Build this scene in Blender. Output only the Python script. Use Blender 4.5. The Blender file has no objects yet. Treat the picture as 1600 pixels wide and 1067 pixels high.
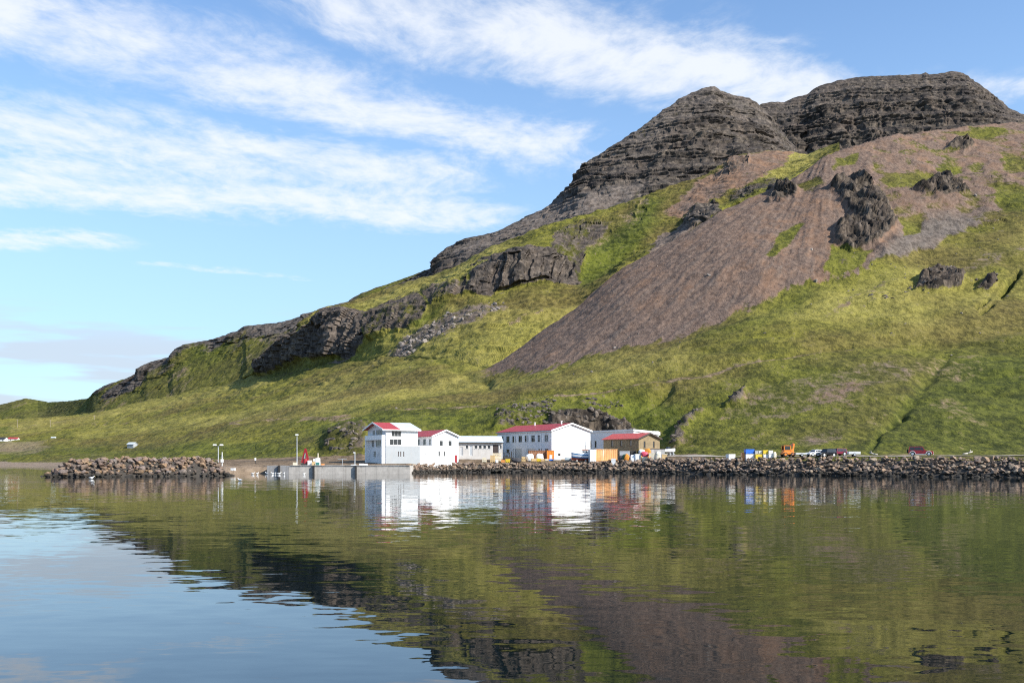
import bpy, bmesh, math, random
import numpy as np
from mathutils import Matrix, Vector
R = math.radians
random.seed(7); rng = np.random.default_rng(11)
scene = bpy.context.scene
col = scene.collection

# ---------------------------------------------------------------- camera
F, YH, CH = 1570.0, 717.0, 3.4           # focal length (in 1600-wide pixels), horizon row, eye height
cam_d = bpy.data.cameras.new('camera'); cam = bpy.data.objects.new('camera', cam_d); col.objects.link(cam)
cam_d.sensor_width = 36.0; cam_d.lens = 36.0 * F / 1600.0
cam.location = (0, 0, CH); cam.rotation_euler = (R(90), 0, 0)
cam_d.shift_y = (YH - 533.5) / 1600.0
cam_d.clip_start = 0.5; cam_d.clip_end = 30000
scene.camera = cam
scene.cycles.use_denoising = False; scene.cycles.pixel_filter_type = 'BLACKMAN_HARRIS'; scene.cycles.filter_width = 1.15
scene.cycles.sample_clamp_indirect = 6.0
scene.render.resolution_x, scene.render.resolution_y = 1024, 682

# ---------------------------------------------------------------- light
SUN = Vector((0.80, -0.46, 0)).normalized(); ELEV = R(36)
sun_dir = Vector((SUN.x*math.cos(ELEV), SUN.y*math.cos(ELEV), math.sin(ELEV)))
sl = bpy.data.lights.new('sun', 'SUN'); sl.energy = 5.0; sl.angle = R(0.5); sl.color = (1.0, 0.95, 0.87)
so = bpy.data.objects.new('sun', sl); col.objects.link(so)
so.rotation_euler = sun_dir.to_track_quat('Z', 'Y').to_euler(); so.location = (200, -100, 300)
vs = scene.view_settings
vs.view_transform = 'Standard'; vs.look = 'None'; vs.gamma = 1.0; vs.use_curve_mapping = False; vs.exposure = 0.60

# ---------------------------------------------------------------- node helpers
class NT:
    def __init__(s, tree): s.t = tree; s.n = tree.nodes; s.l = tree.links
    def node(s, typ, **kw):
        nd = s.n.new(typ)
        for k, v in kw.items(): setattr(nd, k, v)
        return nd
    def put(s, sock, v):
        if hasattr(v, 'is_output') or isinstance(v, bpy.types.NodeSocket): s.l.new(v, sock)
        else: sock.default_value = v
    def math(s, op, a, b=None, c=None, clamp=False):
        nd = s.node('ShaderNodeMath', operation=op, use_clamp=clamp); s.put(nd.inputs[0], a)
        if b is not None: s.put(nd.inputs[1], b)
        if c is not None: s.put(nd.inputs[2], c)
        return nd.outputs[0]
    def mix(s, f, a, b, mode='MIX'):
        nd = s.node('ShaderNodeMix', data_type='RGBA', blend_type=mode)
        s.put(nd.inputs[0], f); s.put(nd.inputs[6], a if not isinstance(a, tuple) else (*a[:3], 1)); s.put(nd.inputs[7], b if not isinstance(b, tuple) else (*b[:3], 1))
        return nd.outputs[2]
    def noise(s, vec, scale, detail=4, rough=0.55, dist=0.0):
        nd = s.node('ShaderNodeTexNoise'); s.put(nd.inputs['Vector'], vec)
        nd.inputs['Scale'].default_value = scale; nd.inputs['Detail'].default_value = detail
        nd.inputs['Roughness'].default_value = rough; nd.inputs['Distortion'].default_value = dist
        return nd.outputs[0], nd.outputs[1]
    def scale(s, vec, sc, loc=(0, 0, 0), rot=(0, 0, 0)):
        nd = s.node('ShaderNodeMapping'); s.put(nd.inputs[0], vec); nd.inputs[1].default_value = loc; nd.inputs[2].default_value = rot; nd.inputs[3].default_value = sc
        return nd.outputs[0]
    def ss(s, x, a, b):
        nd = s.node('ShaderNodeMapRange', interpolation_type='SMOOTHSTEP'); s.put(nd.inputs[0], x)
        nd.inputs[1].default_value = a; nd.inputs[2].default_value = b
        return nd.outputs[0]
    def lin(s, x, a, b, c=0.0, d=1.0):
        nd = s.node('ShaderNodeMapRange'); s.put(nd.inputs[0], x)
        for i, v in enumerate((a, b, c, d)): nd.inputs[i+1].default_value = v
        return nd.outputs[0]
    def sep(s, v):
        nd = s.node('ShaderNodeSeparateXYZ'); s.put(nd.inputs[0], v); return nd.outputs
    def comb(s, x, y, z):
        nd = s.node('ShaderNodeCombineXYZ'); s.put(nd.inputs[0], x); s.put(nd.inputs[1], y); s.put(nd.inputs[2], z); return nd.outputs[0]
    def vmath(s, op, a, b=None, sc=None):
        nd = s.node('ShaderNodeVectorMath', operation=op); s.put(nd.inputs[0], a)
        if b is not None: s.put(nd.inputs[1], b)
        if sc is not None: s.put(nd.inputs[3], sc)
        return nd.outputs[0]

# ---------------------------------------------------------------- sky: clear northern air with bands of high cloud
world = bpy.data.worlds.new('World'); scene.world = world; world.use_nodes = True
w = NT(world.node_tree); w.n.clear()
sky = w.node('ShaderNodeTexSky', sky_type='NISHITA', sun_disc=False, sun_elevation=ELEV,
             sun_rotation=math.atan2(SUN.x, SUN.y), air_density=1.0, dust_density=0.6, ozone_density=1.6, altitude=0)
tc = w.node('ShaderNodeTexCoord')
dx, dy, dz = w.sep(tc.outputs['Generated'])
dzc = w.math('MAXIMUM', dz, 0.02)
px = w.math('DIVIDE', dx, dzc); py = w.math('DIVIDE', dy, dzc)
P = w.comb(px, py, 0.0)                                    # point on a flat cloud deck one unit up
wv, wc = w.noise(P, 0.9, 3, 0.5)
Pw = w.vmath('ADD', P, w.vmath('SCALE', w.vmath('SUBTRACT', wc, (0.5, 0.5, 0.5)), sc=0.5))
px2, py2, _ = w.sep(Pw)
def band(x0, y0, x1, y1, wd, gain):
    L = math.hypot(x1-x0, y1-y0); ux, uy = (x1-x0)/L, (y1-y0)/L
    rx = w.math('SUBTRACT', px2, x0); ry = w.math('SUBTRACT', py2, y0)
    s = w.math('ADD', w.math('MULTIPLY', rx, ux), w.math('MULTIPLY', ry, uy))
    n = w.math('SUBTRACT', w.math('MULTIPLY', ry, ux), w.math('MULTIPLY', rx, uy))
    so_ = w.math('SUBTRACT', s, w.math('MINIMUM', w.math('MAXIMUM', s, 0.0), L))
    d2 = w.math('ADD', w.math('MULTIPLY', so_, so_), w.math('MULTIPLY', n, n))
    g = w.math('EXPONENT', w.math('DIVIDE', d2, -wd*wd))
    return w.math('MULTIPLY', g, gain)
bands = [(-1.9, 2.75, -0.40, 3.65, 0.36, 0.9), (-2.3, 3.6, -0.30, 4.1, 0.36, 0.95),
         (-1.5, 1.95, 0.05, 3.25, 0.30, 0.95), (-0.30, 2.15, 0.75, 2.80, 0.26, 1.0), (-2.0, 3.0, -1.0, 3.6, 0.45, 0.8),
         (-2.6, 4.6, -1.95, 4.6, 0.24, 0.8), (0.5, 2.65, 1.6, 2.8, 0.16, .55), (-1.2, 1.55, -0.2, 2.2, 0.2, 0.6), (-1.9, 5.2, -1.2, 5.6, 0.12, 0.55)]
mask = None
for b in bands:
    g = band(*b); mask = g if mask is None else w.math('MAXIMUM', mask, g)
# the cloud deck goes on in loose streaks all round
lowv, _ = w.noise(w.scale(P, (0.32, 0.75, 1), (3, 1, 0), (0, 0, R(-38))), 1.0, 2, 0.5)
far = w.ss(lowv, 0.5, 0.72)
behind = w.ss(py, 2.0, -0.5)
mask = w.math('MAXIMUM', mask, w.math('MULTIPLY', far, w.math('MULTIPLY', behind, 0.8)))
d1, _ = w.noise(w.scale(Pw, (1.7, 1.35, 1), rot=(0, 0, R(-35))), 2.1, 6, 0.62)
d2, _ = w.noise(w.scale(Pw, (1, 0.62, 1), rot=(0, 0, R(-12))), 13.0, 5, 0.62)
dd = w.math('ADD', w.math('MULTIPLY', d1, 0.58), w.math('MULTIPLY', d2, 0.42))
cl = w.math('ADD', w.math('MULTIPLY', mask, 0.82), w.math('MULTIPLY', w.math('SUBTRACT', dd, 0.5), 2.1))
cl = w.ss(cl, 0.16, 1.02)
cl = w.math('MULTIPLY', cl, w.ss(mask, 0.06, 0.5))
cl = w.math('MULTIPLY', cl, 0.84)
# low bank of flat grey stratus near the horizon
ae = w.math('ARCTAN2', dx, dy)
lowc = w.comb(w.math('MULTIPLY', ae, 3.2), w.math('MULTIPLY', dz, 26.0), 0.0)
l1, _ = w.noise(lowc, 1.35, 4, 0.55)
lowb = w.math('MULTIPLY', w.ss(l1, 0.45, 0.57), w.math('MULTIPLY', w.ss(dz, 0.15, 0.10), w.ss(dz, 0.0, 0.05)))
skyc = w.vmath('SCALE', sky.outputs[0], sc=0.148)
skyc = w.mix(1.0, skyc, (0.80, 0.92, 1.03), 'MULTIPLY')
veil = w.math('MULTIPLY', w.ss(dz, 0.46, 0.04), 0.62)
skyc = w.mix(veil, skyc, (0.325, 0.485, 0.66))
skyc = w.mix(w.math('MULTIPLY', lowb, 0.75), skyc, (0.43, 0.475, 0.545))
skyc = w.mix(cl, skyc, (0.66, 0.68, 0.71))
bg = w.node('ShaderNodeBackground'); w.put(bg.inputs[0], skyc); bg.inputs[1].default_value = 1.0
wo = w.node('ShaderNodeOutputWorld'); w.l.new(bg.outputs[0], wo.inputs[0])
world.cycles.sampling_method = 'MANUAL'; world.cycles.sample_map_resolution = 512

# ---------------------------------------------------------------- small material library
MATS = {}
def mat(name):
    m = bpy.data.materials.new(name); m.use_nodes = True
    t = NT(m.node_tree); t.bsdf = m.node_tree.nodes['Principled BSDF']; MATS[name] = m
    return m, t
def plain(name, c, rough=0.6, metal=0.0, vary=0.18, scale=3.0, dirt=None, bump=0.0, corr=None):
    m, t = mat(name); tcn = t.node('ShaderNodeTexCoord').outputs['Object']
    v, _ = t.noise(tcn, scale, 5, 0.6)
    cc = t.mix(t.lin(v, 0.3, 0.7), tuple(x*(1-vary) for x in c), tuple(min(1, x*(1+vary)) for x in c))
    if dirt:
        dv, _ = t.noise(t.scale(tcn, (2.2, 2.2, 0.35)), scale*0.7, 5, 0.65)
        cc = t.mix(t.math('MULTIPLY', t.ss(dv, 0.52, 0.75), dirt[1]), cc, dirt[0])
    t.put(t.bsdf.inputs['Base Color'], cc); t.bsdf.inputs['Roughness'].default_value = rough; t.bsdf.inputs['Metallic'].default_value = metal
    if bump:
        b = t.node('ShaderNodeBump'); b.inputs[0].default_value = bump; b.inputs[1].default_value = 0.05
        t.put(b.inputs['Height'], v); t.l.new(b.outputs[0], t.bsdf.inputs['Normal'])
    return m
# ---------------------------------------------------------------- numpy noise
_perm = rng.permutation(256).astype(np.int32); _perm = np.concatenate([_perm, _perm, _perm])
_g = rng.normal(size=(256, 3)).astype(np.float32); _g /= np.linalg.norm(_g, axis=1)[:, None]
def perlin(x, y, z):
    sh = np.shape(x); x = np.ravel(x).astype(np.float32); y = np.ravel(np.broadcast_to(y, sh)).astype(np.float32); z = np.ravel(np.broadcast_to(z, sh)).astype(np.float32)
    xi, yi, zi = np.floor(x).astype(np.int32), np.floor(y).astype(np.int32), np.floor(z).astype(np.int32)
    fx, fy, fz = x-xi, y-yi, z-zi; xi &= 255; yi &= 255; zi &= 255
    u, v, q = (f*f*f*(f*(f*6-15)+10) for f in (fx, fy, fz))
    def gr(a, b, c):
        h = _perm[_perm[_perm[(xi+a) & 255]+((yi+b) & 255)]+((zi+c) & 255)]
        g = _g[h]; return g[:, 0]*(fx-a)+g[:, 1]*(fy-b)+g[:, 2]*(fz-c)
    x00 = gr(0,0,0)*(1-u)+gr(1,0,0)*u; x10 = gr(0,1,0)*(1-u)+gr(1,1,0)*u
    x01 = gr(0,0,1)*(1-u)+gr(1,0,1)*u; x11 = gr(0,1,1)*(1-u)+gr(1,1,1)*u
    return (((x00*(1-v)+x10*v)*(1-q)+(x01*(1-v)+x11*v)*q)*1.5).reshape(sh)
def fbm(x, y, z, lam, octv=4, gain=0.5):
    s = 0; a = 1.0; k = 1.0/lam
    for i in range(octv): s = s+a*perlin(x*k+i*17.3, y*k+i*5.1, z*k+i*9.7); a *= gain; k *= 2.03
    return s
def ridged(x, y, z, lam, octv=4, gain=0.5):
    s = 0; a = 1.0; k = 1.0/lam
    for i in range(octv): s = s+a*(1-2*np.abs(perlin(x*k+i*7.7, y*k+i*3.3, z*k+i*21.1))); a *= gain; k *= 2.1
    return s
def hash2(i, j, s):
    h = np.sin(i*127.1+j*311.7+s*74.7)*43758.5453; return (h-np.floor(h))*2-1
def jointed(s, z, w_, h_, seed):
    """blocky offsets of jointed rock: one value per block, blocks staggered from column to column"""
    i = np.floor(s/w_); hz = hash2(i, i*0+3, seed)*h_; j = np.floor((z+hz)/h_); return hash2(i, j, seed+5)
def sstep(x, a, b):
    t = np.clip((x-a)/(b-a), 0, 1); return t*t*(3-2*t)
def inside(u, y, poly, soft):
    """soft mask of a polygon in the (bearing, elevation) chart of the hillside; soft in chart units"""
    p = np.array(poly, float); n = len(p)
    out = np.zeros(u.shape, np.float32)
    sel = (u > p[:,0].min()-soft*3) & (u < p[:,0].max()+soft*3) & (y > p[:,1].min()-soft*3) & (y < p[:,1].max()+soft*3)
    a = u[sel]; b = y[sel]
    if a.size == 0: return out
    d = np.full(a.shape, 1e9); ins = np.zeros(a.shape, bool)
    for i in range(n):
        x0, y0 = p[i]; x1, y1 = p[(i+1) % n]; ex, ey = x1-x0, y1-y0
        t = np.clip(((a-x0)*ex+(b-y0)*ey)/(ex*ex+ey*ey+1e-9), 0, 1)
        d = np.minimum(d, np.hypot(a-x0-t*ex, b-y0-t*ey))
        c = ((y0 > b) != (y1 > b)) & (a < (x1-x0)*(b-y0)/((y1-y0) if y1 != y0 else 1e-9)+x0)
        ins ^= c
    out[sel] = sstep(np.where(ins, d, -d), -soft*1.5, soft*1.5)
    return out
def along(u, y, pts, wd):
    sel = np.ones(u.shape, bool); p = np.array(pts, float)
    sel = (u > p[:,0].min()-wd*3) & (u < p[:,0].max()+wd*3) & (y > p[:,1].min()-wd*3) & (y < p[:,1].max()+wd*3)
    out = np.zeros(u.shape, np.float32); a = u[sel]; b = y[sel]
    if a.size == 0: return out
    d = np.full(a.shape, 1e9)
    for (x0, y0), (x1, y1) in zip(pts[:-1], pts[1:]):
        ex, ey = x1-x0, y1-y0; t = np.clip(((a-x0)*ex+(b-y0)*ey)/(ex*ex+ey*ey+1e-9), 0, 1)
        d = np.minimum(d, np.hypot(a-x0-t*ex, b-y0-t*ey))
    out[sel] = np.exp(-(d/wd)**2)
    return out
def tab(rows, k=None):
    a = np.array(rows, float); return a
def at(u, tb, k): return np.interp(u, tb[:, 0], tb[:, k])
def gauss(a, sig, axis):
    if sig <= 0: return a
    r = int(3*sig)+1; k = np.exp(-0.5*(np.arange(-r, r+1)/sig)**2); k /= k.sum()
    pad = [(0, 0)]*a.ndim; pad[axis] = (r, r); b = np.pad(a, pad, mode='reflect', reflect_type='odd')
    return np.apply_along_axis(lambda m: np.convolve(m, k, 'valid'), axis, b)
def world_z(y, Y): return CH+Y*(YH-y)/F

def grid_mesh(name, X, Y, Z, zone, material, smooth=True):
    nr, nc = X.shape
    me = bpy.data.meshes.new(name); nv = nr*nc; nf = (nr-1)*(nc-1)
    me.vertices.add(nv); me.vertices.foreach_set('co', np.stack([X, Y, Z], -1).astype(np.float32).ravel())
    i = np.arange(nv).reshape(nr, nc)
    q = np.stack([i[:-1, :-1], i[:-1, 1:], i[1:, 1:], i[1:, :-1]], -1).reshape(-1, 4)
    me.loops.add(nf*4); me.loops.foreach_set('vertex_index', q.ravel().astype(np.int32))
    me.polygons.add(nf); me.polygons.foreach_set('loop_start', (np.arange(nf)*4).astype(np.int32))
    me.polygons.foreach_set('loop_total', np.full(nf, 4, np.int32)) if hasattr(me.polygons[0], 'loop_total') and False else None
    me.update(calc_edges=True); me.validate()
    me.polygons.foreach_set('use_smooth', np.full(nf, smooth, bool))
    for k in ('a', 'b'):
        at_ = me.attributes.new('zone_'+k, 'FLOAT_COLOR', 'POINT')
        zz = np.ones((nv, 4), np.float32)
        src = zone[:4] if k == 'a' else zone[4:8]
        for j, s in enumerate(src): zz[:, j] = np.ravel(s)
        at_.data.foreach_set('color', zz.ravel())
    me.materials.append(material)
    o = bpy.data.objects.new(name, me); col.objects.link(o); o['kind'] = 'structure'
    return o
def normals(X, Y, Z):
    P = np.stack([X, Y, Z], -1); du = np.gradient(P, axis=1); dv = np.gradient(P, axis=0)
    n = np.cross(du, dv); n /= np.linalg.norm(n, axis=-1, keepdims=True)+1e-9
    return n
def sheet(lines, us, rows, back=((60, -25), (400, -200)), blur=3.0, brows=(10, 8)):
    """lines: list of (Y(u), Z(u)) arrays near to far; rows: number of rows between each pair"""
    L = list(lines); rr = list(rows)
    Y0, Z0 = L[-1]
    for (a, b), n in zip(back, brows): L.append((Y0+a, Z0+b)); rr.append(n)
    Ys, Zs = [], []
    for k in range(len(L)-1):
        n = rr[k]
        for t in np.arange(n)/n: Ys.append(L[k][0]*(1-t)+L[k+1][0]*t); Zs.append(L[k][1]*(1-t)+L[k+1][1]*t)
    Ys.append(L[-1][0]); Zs.append(L[-1][1])
    Y = np.array(Ys); Z = np.array(Zs)
    Y = gauss(Y, blur, 0); Z = gauss(Z, blur, 0)
    U = np.broadcast_to(us, Y.shape)
    X = (U-800)/F*Y
    return X, Y, Z

# ---------------------------------------------------------------- terrain material
def terrain_mat(name, far=1.0, strat=0.0):
    m, t = mat(name); pos = t.node('ShaderNodeNewGeometry').outputs['Position']
    a = t.node('ShaderNodeVertexColor', layer_name='zone_a'); b = t.node('ShaderNodeVertexColor', layer_name='zone_b')
    def ch(n):
        s = t.node('ShaderNodeSeparateColor'); t.l.new(n.outputs['Color'], s.inputs[0]); return s.outputs[0], s.outputs[1], s.outputs[2], n.outputs['Alpha']
    rock, scree, rust, dry = ch(a); lush, earth, sand, grey = ch(b)
    fall = t.scale(pos, (1.0, 0.42, 0.8))                 # wash and wear run down the slope
    n1, _ = t.noise(pos, 0.012/far, 5, 0.6); n2, _ = t.noise(fall, 0.085/far, 6, 0.66); n3, _ = t.noise(fall, 0.50/far, 6, 0.70); n4, _ = t.noise(fall, 1.7/far, 3, 0.6)
    edge = t.math('SUBTRACT', t.math('ADD', t.math('MULTIPLY', n2, 0.55), t.math('MULTIPLY', n3, 0.45)), 0.5)
    vn, _ = t.noise(t.scale(pos, (0.22/far, 0.22/far, 0.035/far)), 1.0, 5, 0.65)      # upright joints
    hn, _ = t.noise(t.scale(pos, (0.010, 0.010, 0.17)), 1.0, 6, 0.72)                  # bedding
    # grass
    gm = t.math('ADD', t.math('MULTIPLY', n2, 0.34), t.math('ADD', t.math('MULTIPLY', n3, 0.42), t.math('MULTIPLY', n4, 0.24)))
    g = t.mix(t.ss(gm, 0.42, 0.58), (0.056, 0.058, 0.010), (0.180, 0.168, 0.026))
    g = t.mix(t.math('MULTIPLY', t.ss(n3, 0.42, 0.33), 0.45), g, (0.034, 0.034, 0.009))  # dark specks stand for tussock shadows, painted into the grass
    g = t.mix(t.math('MULTIPLY', t.ss(n1, 0.42, 0.62), 0.7), g, t.mix(t.ss(n3, 0.4, 0.6), (0.060, 0.044, 0.016), (0.150, 0.112, 0.038)))
    g = t.mix(t.math('MULTIPLY', dry, 0.85), g, t.mix(t.ss(gm, 0.42, 0.58), (0.160, 0.140, 0.030), (0.33, 0.285, 0.075)))
    g = t.mix(t.math('MULTIPLY', lush, 0.8), g, t.mix(t.ss(gm, 0.42, 0.58), (0.028, 0.040, 0.006), (0.098, 0.116, 0.014)))
    # bare earth and stones showing in the turf
    st = t.math('MULTIPLY', t.ss(n3, 0.56, 0.66), t.ss(n2, 0.46, 0.62))
    g = t.mix(t.math('MULTIPLY', st, 0.6), g, (0.13, 0.10, 0.075))
    # scree
    sc = t.mix(t.ss(n3, 0.35, 0.65), (0.094, 0.064, 0.049), (0.186, 0.130, 0.097))
    sc = t.mix(t.math('MULTIPLY', t.ss(n4, 0.55, 0.72), 0.6), sc, (0.24, 0.17, 0.125))
    rmix = t.math('MULTIPLY', rust, t.ss(n2, 0.40, 0.66))
    sc = t.mix(t.math('MULTIPLY', rmix, 0.6), sc, (0.25, 0.135, 0.072))
    sc = t.mix(t.math('MULTIPLY', grey, 0.85), sc, t.mix(t.ss(n3, 0.35, 0.65), (0.070, 0.060, 0.050), (0.165, 0.142, 0.120)))
    # rock
    rk = t.mix(t.ss(n3, 0.36, 0.66), (0.025, 0.020, 0.016), (0.122, 0.096, 0.070))
    rk = t.mix(t.math('MULTIPLY', t.ss(vn, 0.53, 0.43), 0.85), rk, (0.018, 0.015, 0.013))
    rk = t.mix(t.math('MULTIPLY', t.ss(vn, 0.56, 0.70), 0.5), rk, (0.20, 0.165, 0.135))
    if strat: rk = t.mix(t.math('MULTIPLY', t.ss(hn, 0.52, 0.44), strat), rk, (0.020, 0.017, 0.016)); rk = t.mix(t.math('MULTIPLY', t.ss(hn, 0.53, 0.62), strat*0.6), rk, (0.100, 0.084, 0.064))
    rk = t.mix(t.math('MULTIPLY', t.ss(n2, 0.45, 0.68), 0.45), rk, (0.120, 0.090, 0.068))
    rk = t.mix(t.math('MULTIPLY', grey, 0.6), rk, t.mix(t.ss(n3, 0.35, 0.68), (0.065, 0.058, 0.052), (0.26, 0.22, 0.19)))
    c = t.mix(t.ss(t.math('ADD', scree, t.math('MULTIPLY', edge, 1.9)), 0.36, 0.64), g, sc)
    ea = t.mix(t.ss(n3, 0.35, 0.65), (0.10, 0.070, 0.042), (0.23, 0.165, 0.105))
    c = t.mix(t.ss(t.math('ADD', earth, t.math('MULTIPLY', edge, 1.9)), 0.36, 0.66), c, ea)
    c = t.mix(t.ss(t.math('ADD', rock, t.math('MULTIPLY', edge, 1.7)), 0.38, 0.60), c, rk)
    c = t.mix(sand, c, t.mix(t.ss(n3, 0.3, 0.7), (0.17, 0.125, 0.085), (0.27, 0.21, 0.155)))
    t.put(t.bsdf.inputs['Base Color'], c); t.bsdf.inputs['Roughness'].default_value = 0.95
    t.bsdf.inputs['Specular IOR Level'].default_value = 0.15
    bm = t.node('ShaderNodeBump'); bm.inputs[0].default_value = 0.9; bm.inputs[1].default_value = 0.75*min(far, 1.5)
    t.put(bm.inputs['Height'], t.math('ADD', n3, t.math('MULTIPLY', n4, 0.35))); t.l.new(bm.outputs[0], t.bsdf.inputs['Normal'])
    return m
M_NEAR = terrain_mat('turf_and_scree', 1.0)
M_MID = terrain_mat('turf_and_crag', 1.8)
M_FAR = terrain_mat('mountain_rock', 3.2, 0.85)

# ---------------------------------------------------------------- foreground hillside (shore flat, turf slope, scree fan)
NA = 1240
uA = np.linspace(-330, 1930, NA)
G = tab([(-330,470,.3,30),(0,470,.3,30),(60,455,.3,25),(100,430,.4,20),(200,350,.6,12),(300,262,1.2,6),(325,232,1.6,5),(350,224,1.8,6),(400,236,1.95,6),(418,238,1.9,5),
         (640,238,1.9,5),(652,256,2.3,5),(700,258,2.6,5),(800,259,2.7,5),(1000,250,3.3,5),(1100,232,3.75,5),(1200,220,3.85,5),(1400,204,3.95,5),(1600,191,3.95,5),(1930,172,3.95,5)])
A1 = tab([(-330,722,600),(0,722.5,570),(200,716,440),(350,717,310),(500,716,290),(560,714,284),(700,711,300),(850,709,312),(1000,709,314),(1060,709,285),(1100,711,262),(1300,711.5,240),(1600,712,226),(1930,712,212)])
A1b = tab([(-330,715,700),(0,712,650),(200,708,500),(350,704,370),(450,694,335),(495,686,322),(520,682,312),(560,676,306),(600,670,312),(650,667,322),(720,663,330),(770,650,330),(800,643,330),(860,648,330),(930,648,332),(985,654,332),(1040,682,310),(1100,692,285),(1300,684,268),(1600,684,254),(1930,684,240)])
A2 = tab([(-330,690,1000),(0,688,900),(200,680,700),(380,660,520),(500,650,440),(600,643,390),(700,634,375),(800,622,368),(900,608,365),(1000,596,362),(1100,580,362),(1200,565,365),(1300,556,370),(1400,545,375),(1500,535,380),(1600,525,380),(1930,505,380)])
A3 = tab([(-330,680,1250),(0,672,1150),(200,655,950),(400,630,740),(600,604,560),(700,600,510),(762,598,490),(850,575,462),(1000,548,440),(1080,522,438),(1180,472,450),(1260,440,470),(1340,428,480),(1400,405,490),(1460,385,510),(1540,345,545),(1600,320,560),(1930,290,590)])
A4 = tab([(-330,668,1500),(0,655,1400),(130,648,1350),(250,622,1250),(350,600,1100),(400,585,1000),(450,580,910),(500,573,840),(550,565,780),(600,556,720),(650,555,660),(700,563,610),(762,578,560),(800,551,562),(850,514,566),(900,478,570),(969,420,580),(1048,373,592),(1121,328,612),(1228,282,645),(1264,260,658),(1290,238,672),(1400,211,720),(1500,197,760),(1600,190,785),(1750,180,810),(1930,172,820)])
def ln(tb): Y = at(uA, tb, 2); return Y, world_z(at(uA, tb, 1), Y)
gY, gZ, gO = at(uA, G, 1), at(uA, G, 2), at(uA, G, 3)
linesA = [(gY-gO, gZ*0-2.0), (gY, gZ), ln(A1), ln(A1b), ln(A2), ln(A3), ln(A4)]
linesA = [(gauss(a, 4, 0), gauss(b, 4, 0)) for a, b in linesA]
X, Y, Z = sheet(linesA, uA, [6, 40, 46, 84, 84, 110], blur=2.2)
uu = 800+F*X/Y; yy = YH-F*(Z-CH)/Y                    # chart coordinates of every vertex
wx = fbm(X, Y, Z, 45, 5, .62)*9; wy = fbm(X+500, Y, Z, 45, 5, .62)*6
u_, y_ = uu+wx, yy+wy
ang = np.arctan2(X-222, 700-Y); rad = np.hypot(X-222, Y-700)
streak = fbm(ang*26, rad/90.0, 0*X, 1.0, 4, .6); streak2 = fbm(ang*75, rad/45.0, 0*X+4, 1.0, 3, .6)
fing = (streak*7+streak2*6)*np.clip((uu-700)/100, 0, 1)
u_, y_ = u_-fing*0.5, y_+fing
scr = inside(u_, y_, [(757,584),(850,512),(900,476),(969,418),(1048,370),(1121,325),(1228,278),(1264,256),(1290,232),(1400,205),(1500,190),(1930,150),(1930,330),(1620,330),(1590,338),(1540,345),(1490,362),(1460,388),(1400,402),(1340,432),(1260,442),(1215,452),(1180,470),(1130,492),(1085,520),(1000,546),(900,566),(850,574)], 8)
scr_all = scr.copy(); u_, y_ = u_+fing*0.5, y_-fing
green_in = np.zeros_like(scr)
for poly in ([(1190,398),(1215,372),(1250,348),(1262,350),(1240,376),(1205,402)], [(1372,282),(1400,270),(1460,275),(1440,298),(1385,296)], [(1485,212),(1520,200),(1570,202),(1540,216)],
             [(1545,292),(1580,288),(1620,300),(1620,335),(1575,335)], [(1285,425),(1300,385),(1330,388),(1365,395),(1345,425),(1310,438)], [(1405,345),(1435,338),(1440,362),(1412,372)],
             [(1240,290),(1275,278),(1290,290),(1255,298)], [(1560,242),(1600,250),(1600,262),(1565,254)], [(1460,262),(1500,258),(1505,268),(1470,272)],[(1300,250),(1335,245),(1330,262),(1300,268)],
             [(1290,236),(1250,238),(1215,262),(1225,280),(1260,262)]):
    green_in = np.maximum(green_in, inside(u_, y_, poly, 5))
speck = fbm(X, Y, Z, 14, 4)
scr = np.clip(scr*(1-green_in*0.95), 0, 1)
scr = np.where((y_ < 345) & (u_ > 1360), scr*(0.70+0.25*np.tanh(speck*3)), scr)
grey = inside(u_, y_, [(1345,432),(1380,398),(1420,350),(1480,335),(1560,330),(1520,352),(1470,388),(1400,412)], 10)
for poly in ([(1268,490),(1330,462),(1405,432),(1412,440),(1345,476),(1290,498)], [(1330,490),(1360,465),(1390,452),(1385,470),(1350,492)], [(1450,425),(1600,372),(1700,350),(1700,385),(1600,398),(1500,432)],
             [(1128,645),(1140,612),(1200,590),(1300,570),(1400,558),(1445,580),(1420,602),(1330,624),(1250,645),(1180,655)], [(1220,700),(1260,675),(1330,660),(1320,690),(1260,705)],
             [(1060,680),(1070,640),(1100,622),(1105,632),(1085,660),(1070,684)], [(1100,570),(1180,552),(1260,545),(1250,556),(1150,572)]):
    q = inside(u_, y_, poly, 8)*0.43; scr = np.maximum(scr, q); grey = np.maximum(grey, q*(1.0 if poly[0][1] < 600 else 0.7))
rust = np.clip(0.42+fbm(X, Y, Z, 90, 3)*0.6+streak*0.4, 0, 1); grey = np.clip(grey+np.clip(streak2*0.6-.05, 0, .5)*scr, 0, 1)
rust = np.maximum(rust, inside(u_, y_, [(1180,330),(1240,300),(1310,300),(1320,380),(1200,440),(1120,440)], 25)*0.8)
rock = np.zeros_like(scr)
for poly, g_ in (([(508,700),(512,676),(540,668),(572,668),(572,722),(520,718)], .5), ([(768,668),(775,632),(830,622),(868,622),(868,664),(800,664)], .38), ([(850,672),(856,650),(905,646),(978,652),(988,670),(970,676)], .95),
                 ([(1052,690),(1060,655),(1078,632),(1098,628),(1080,660),(1066,690)], .5), ([(905,612),(985,612),(980,640),(910,640)], .3), ([(1138,622),(1165,605),(1160,618)], 1.), ([(350,722),(420,712),(520,712),(520,722),(430,728)], .5)):
    rock = np.maximum(rock, inside(u_, y_, poly, 5)*g_)
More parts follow.
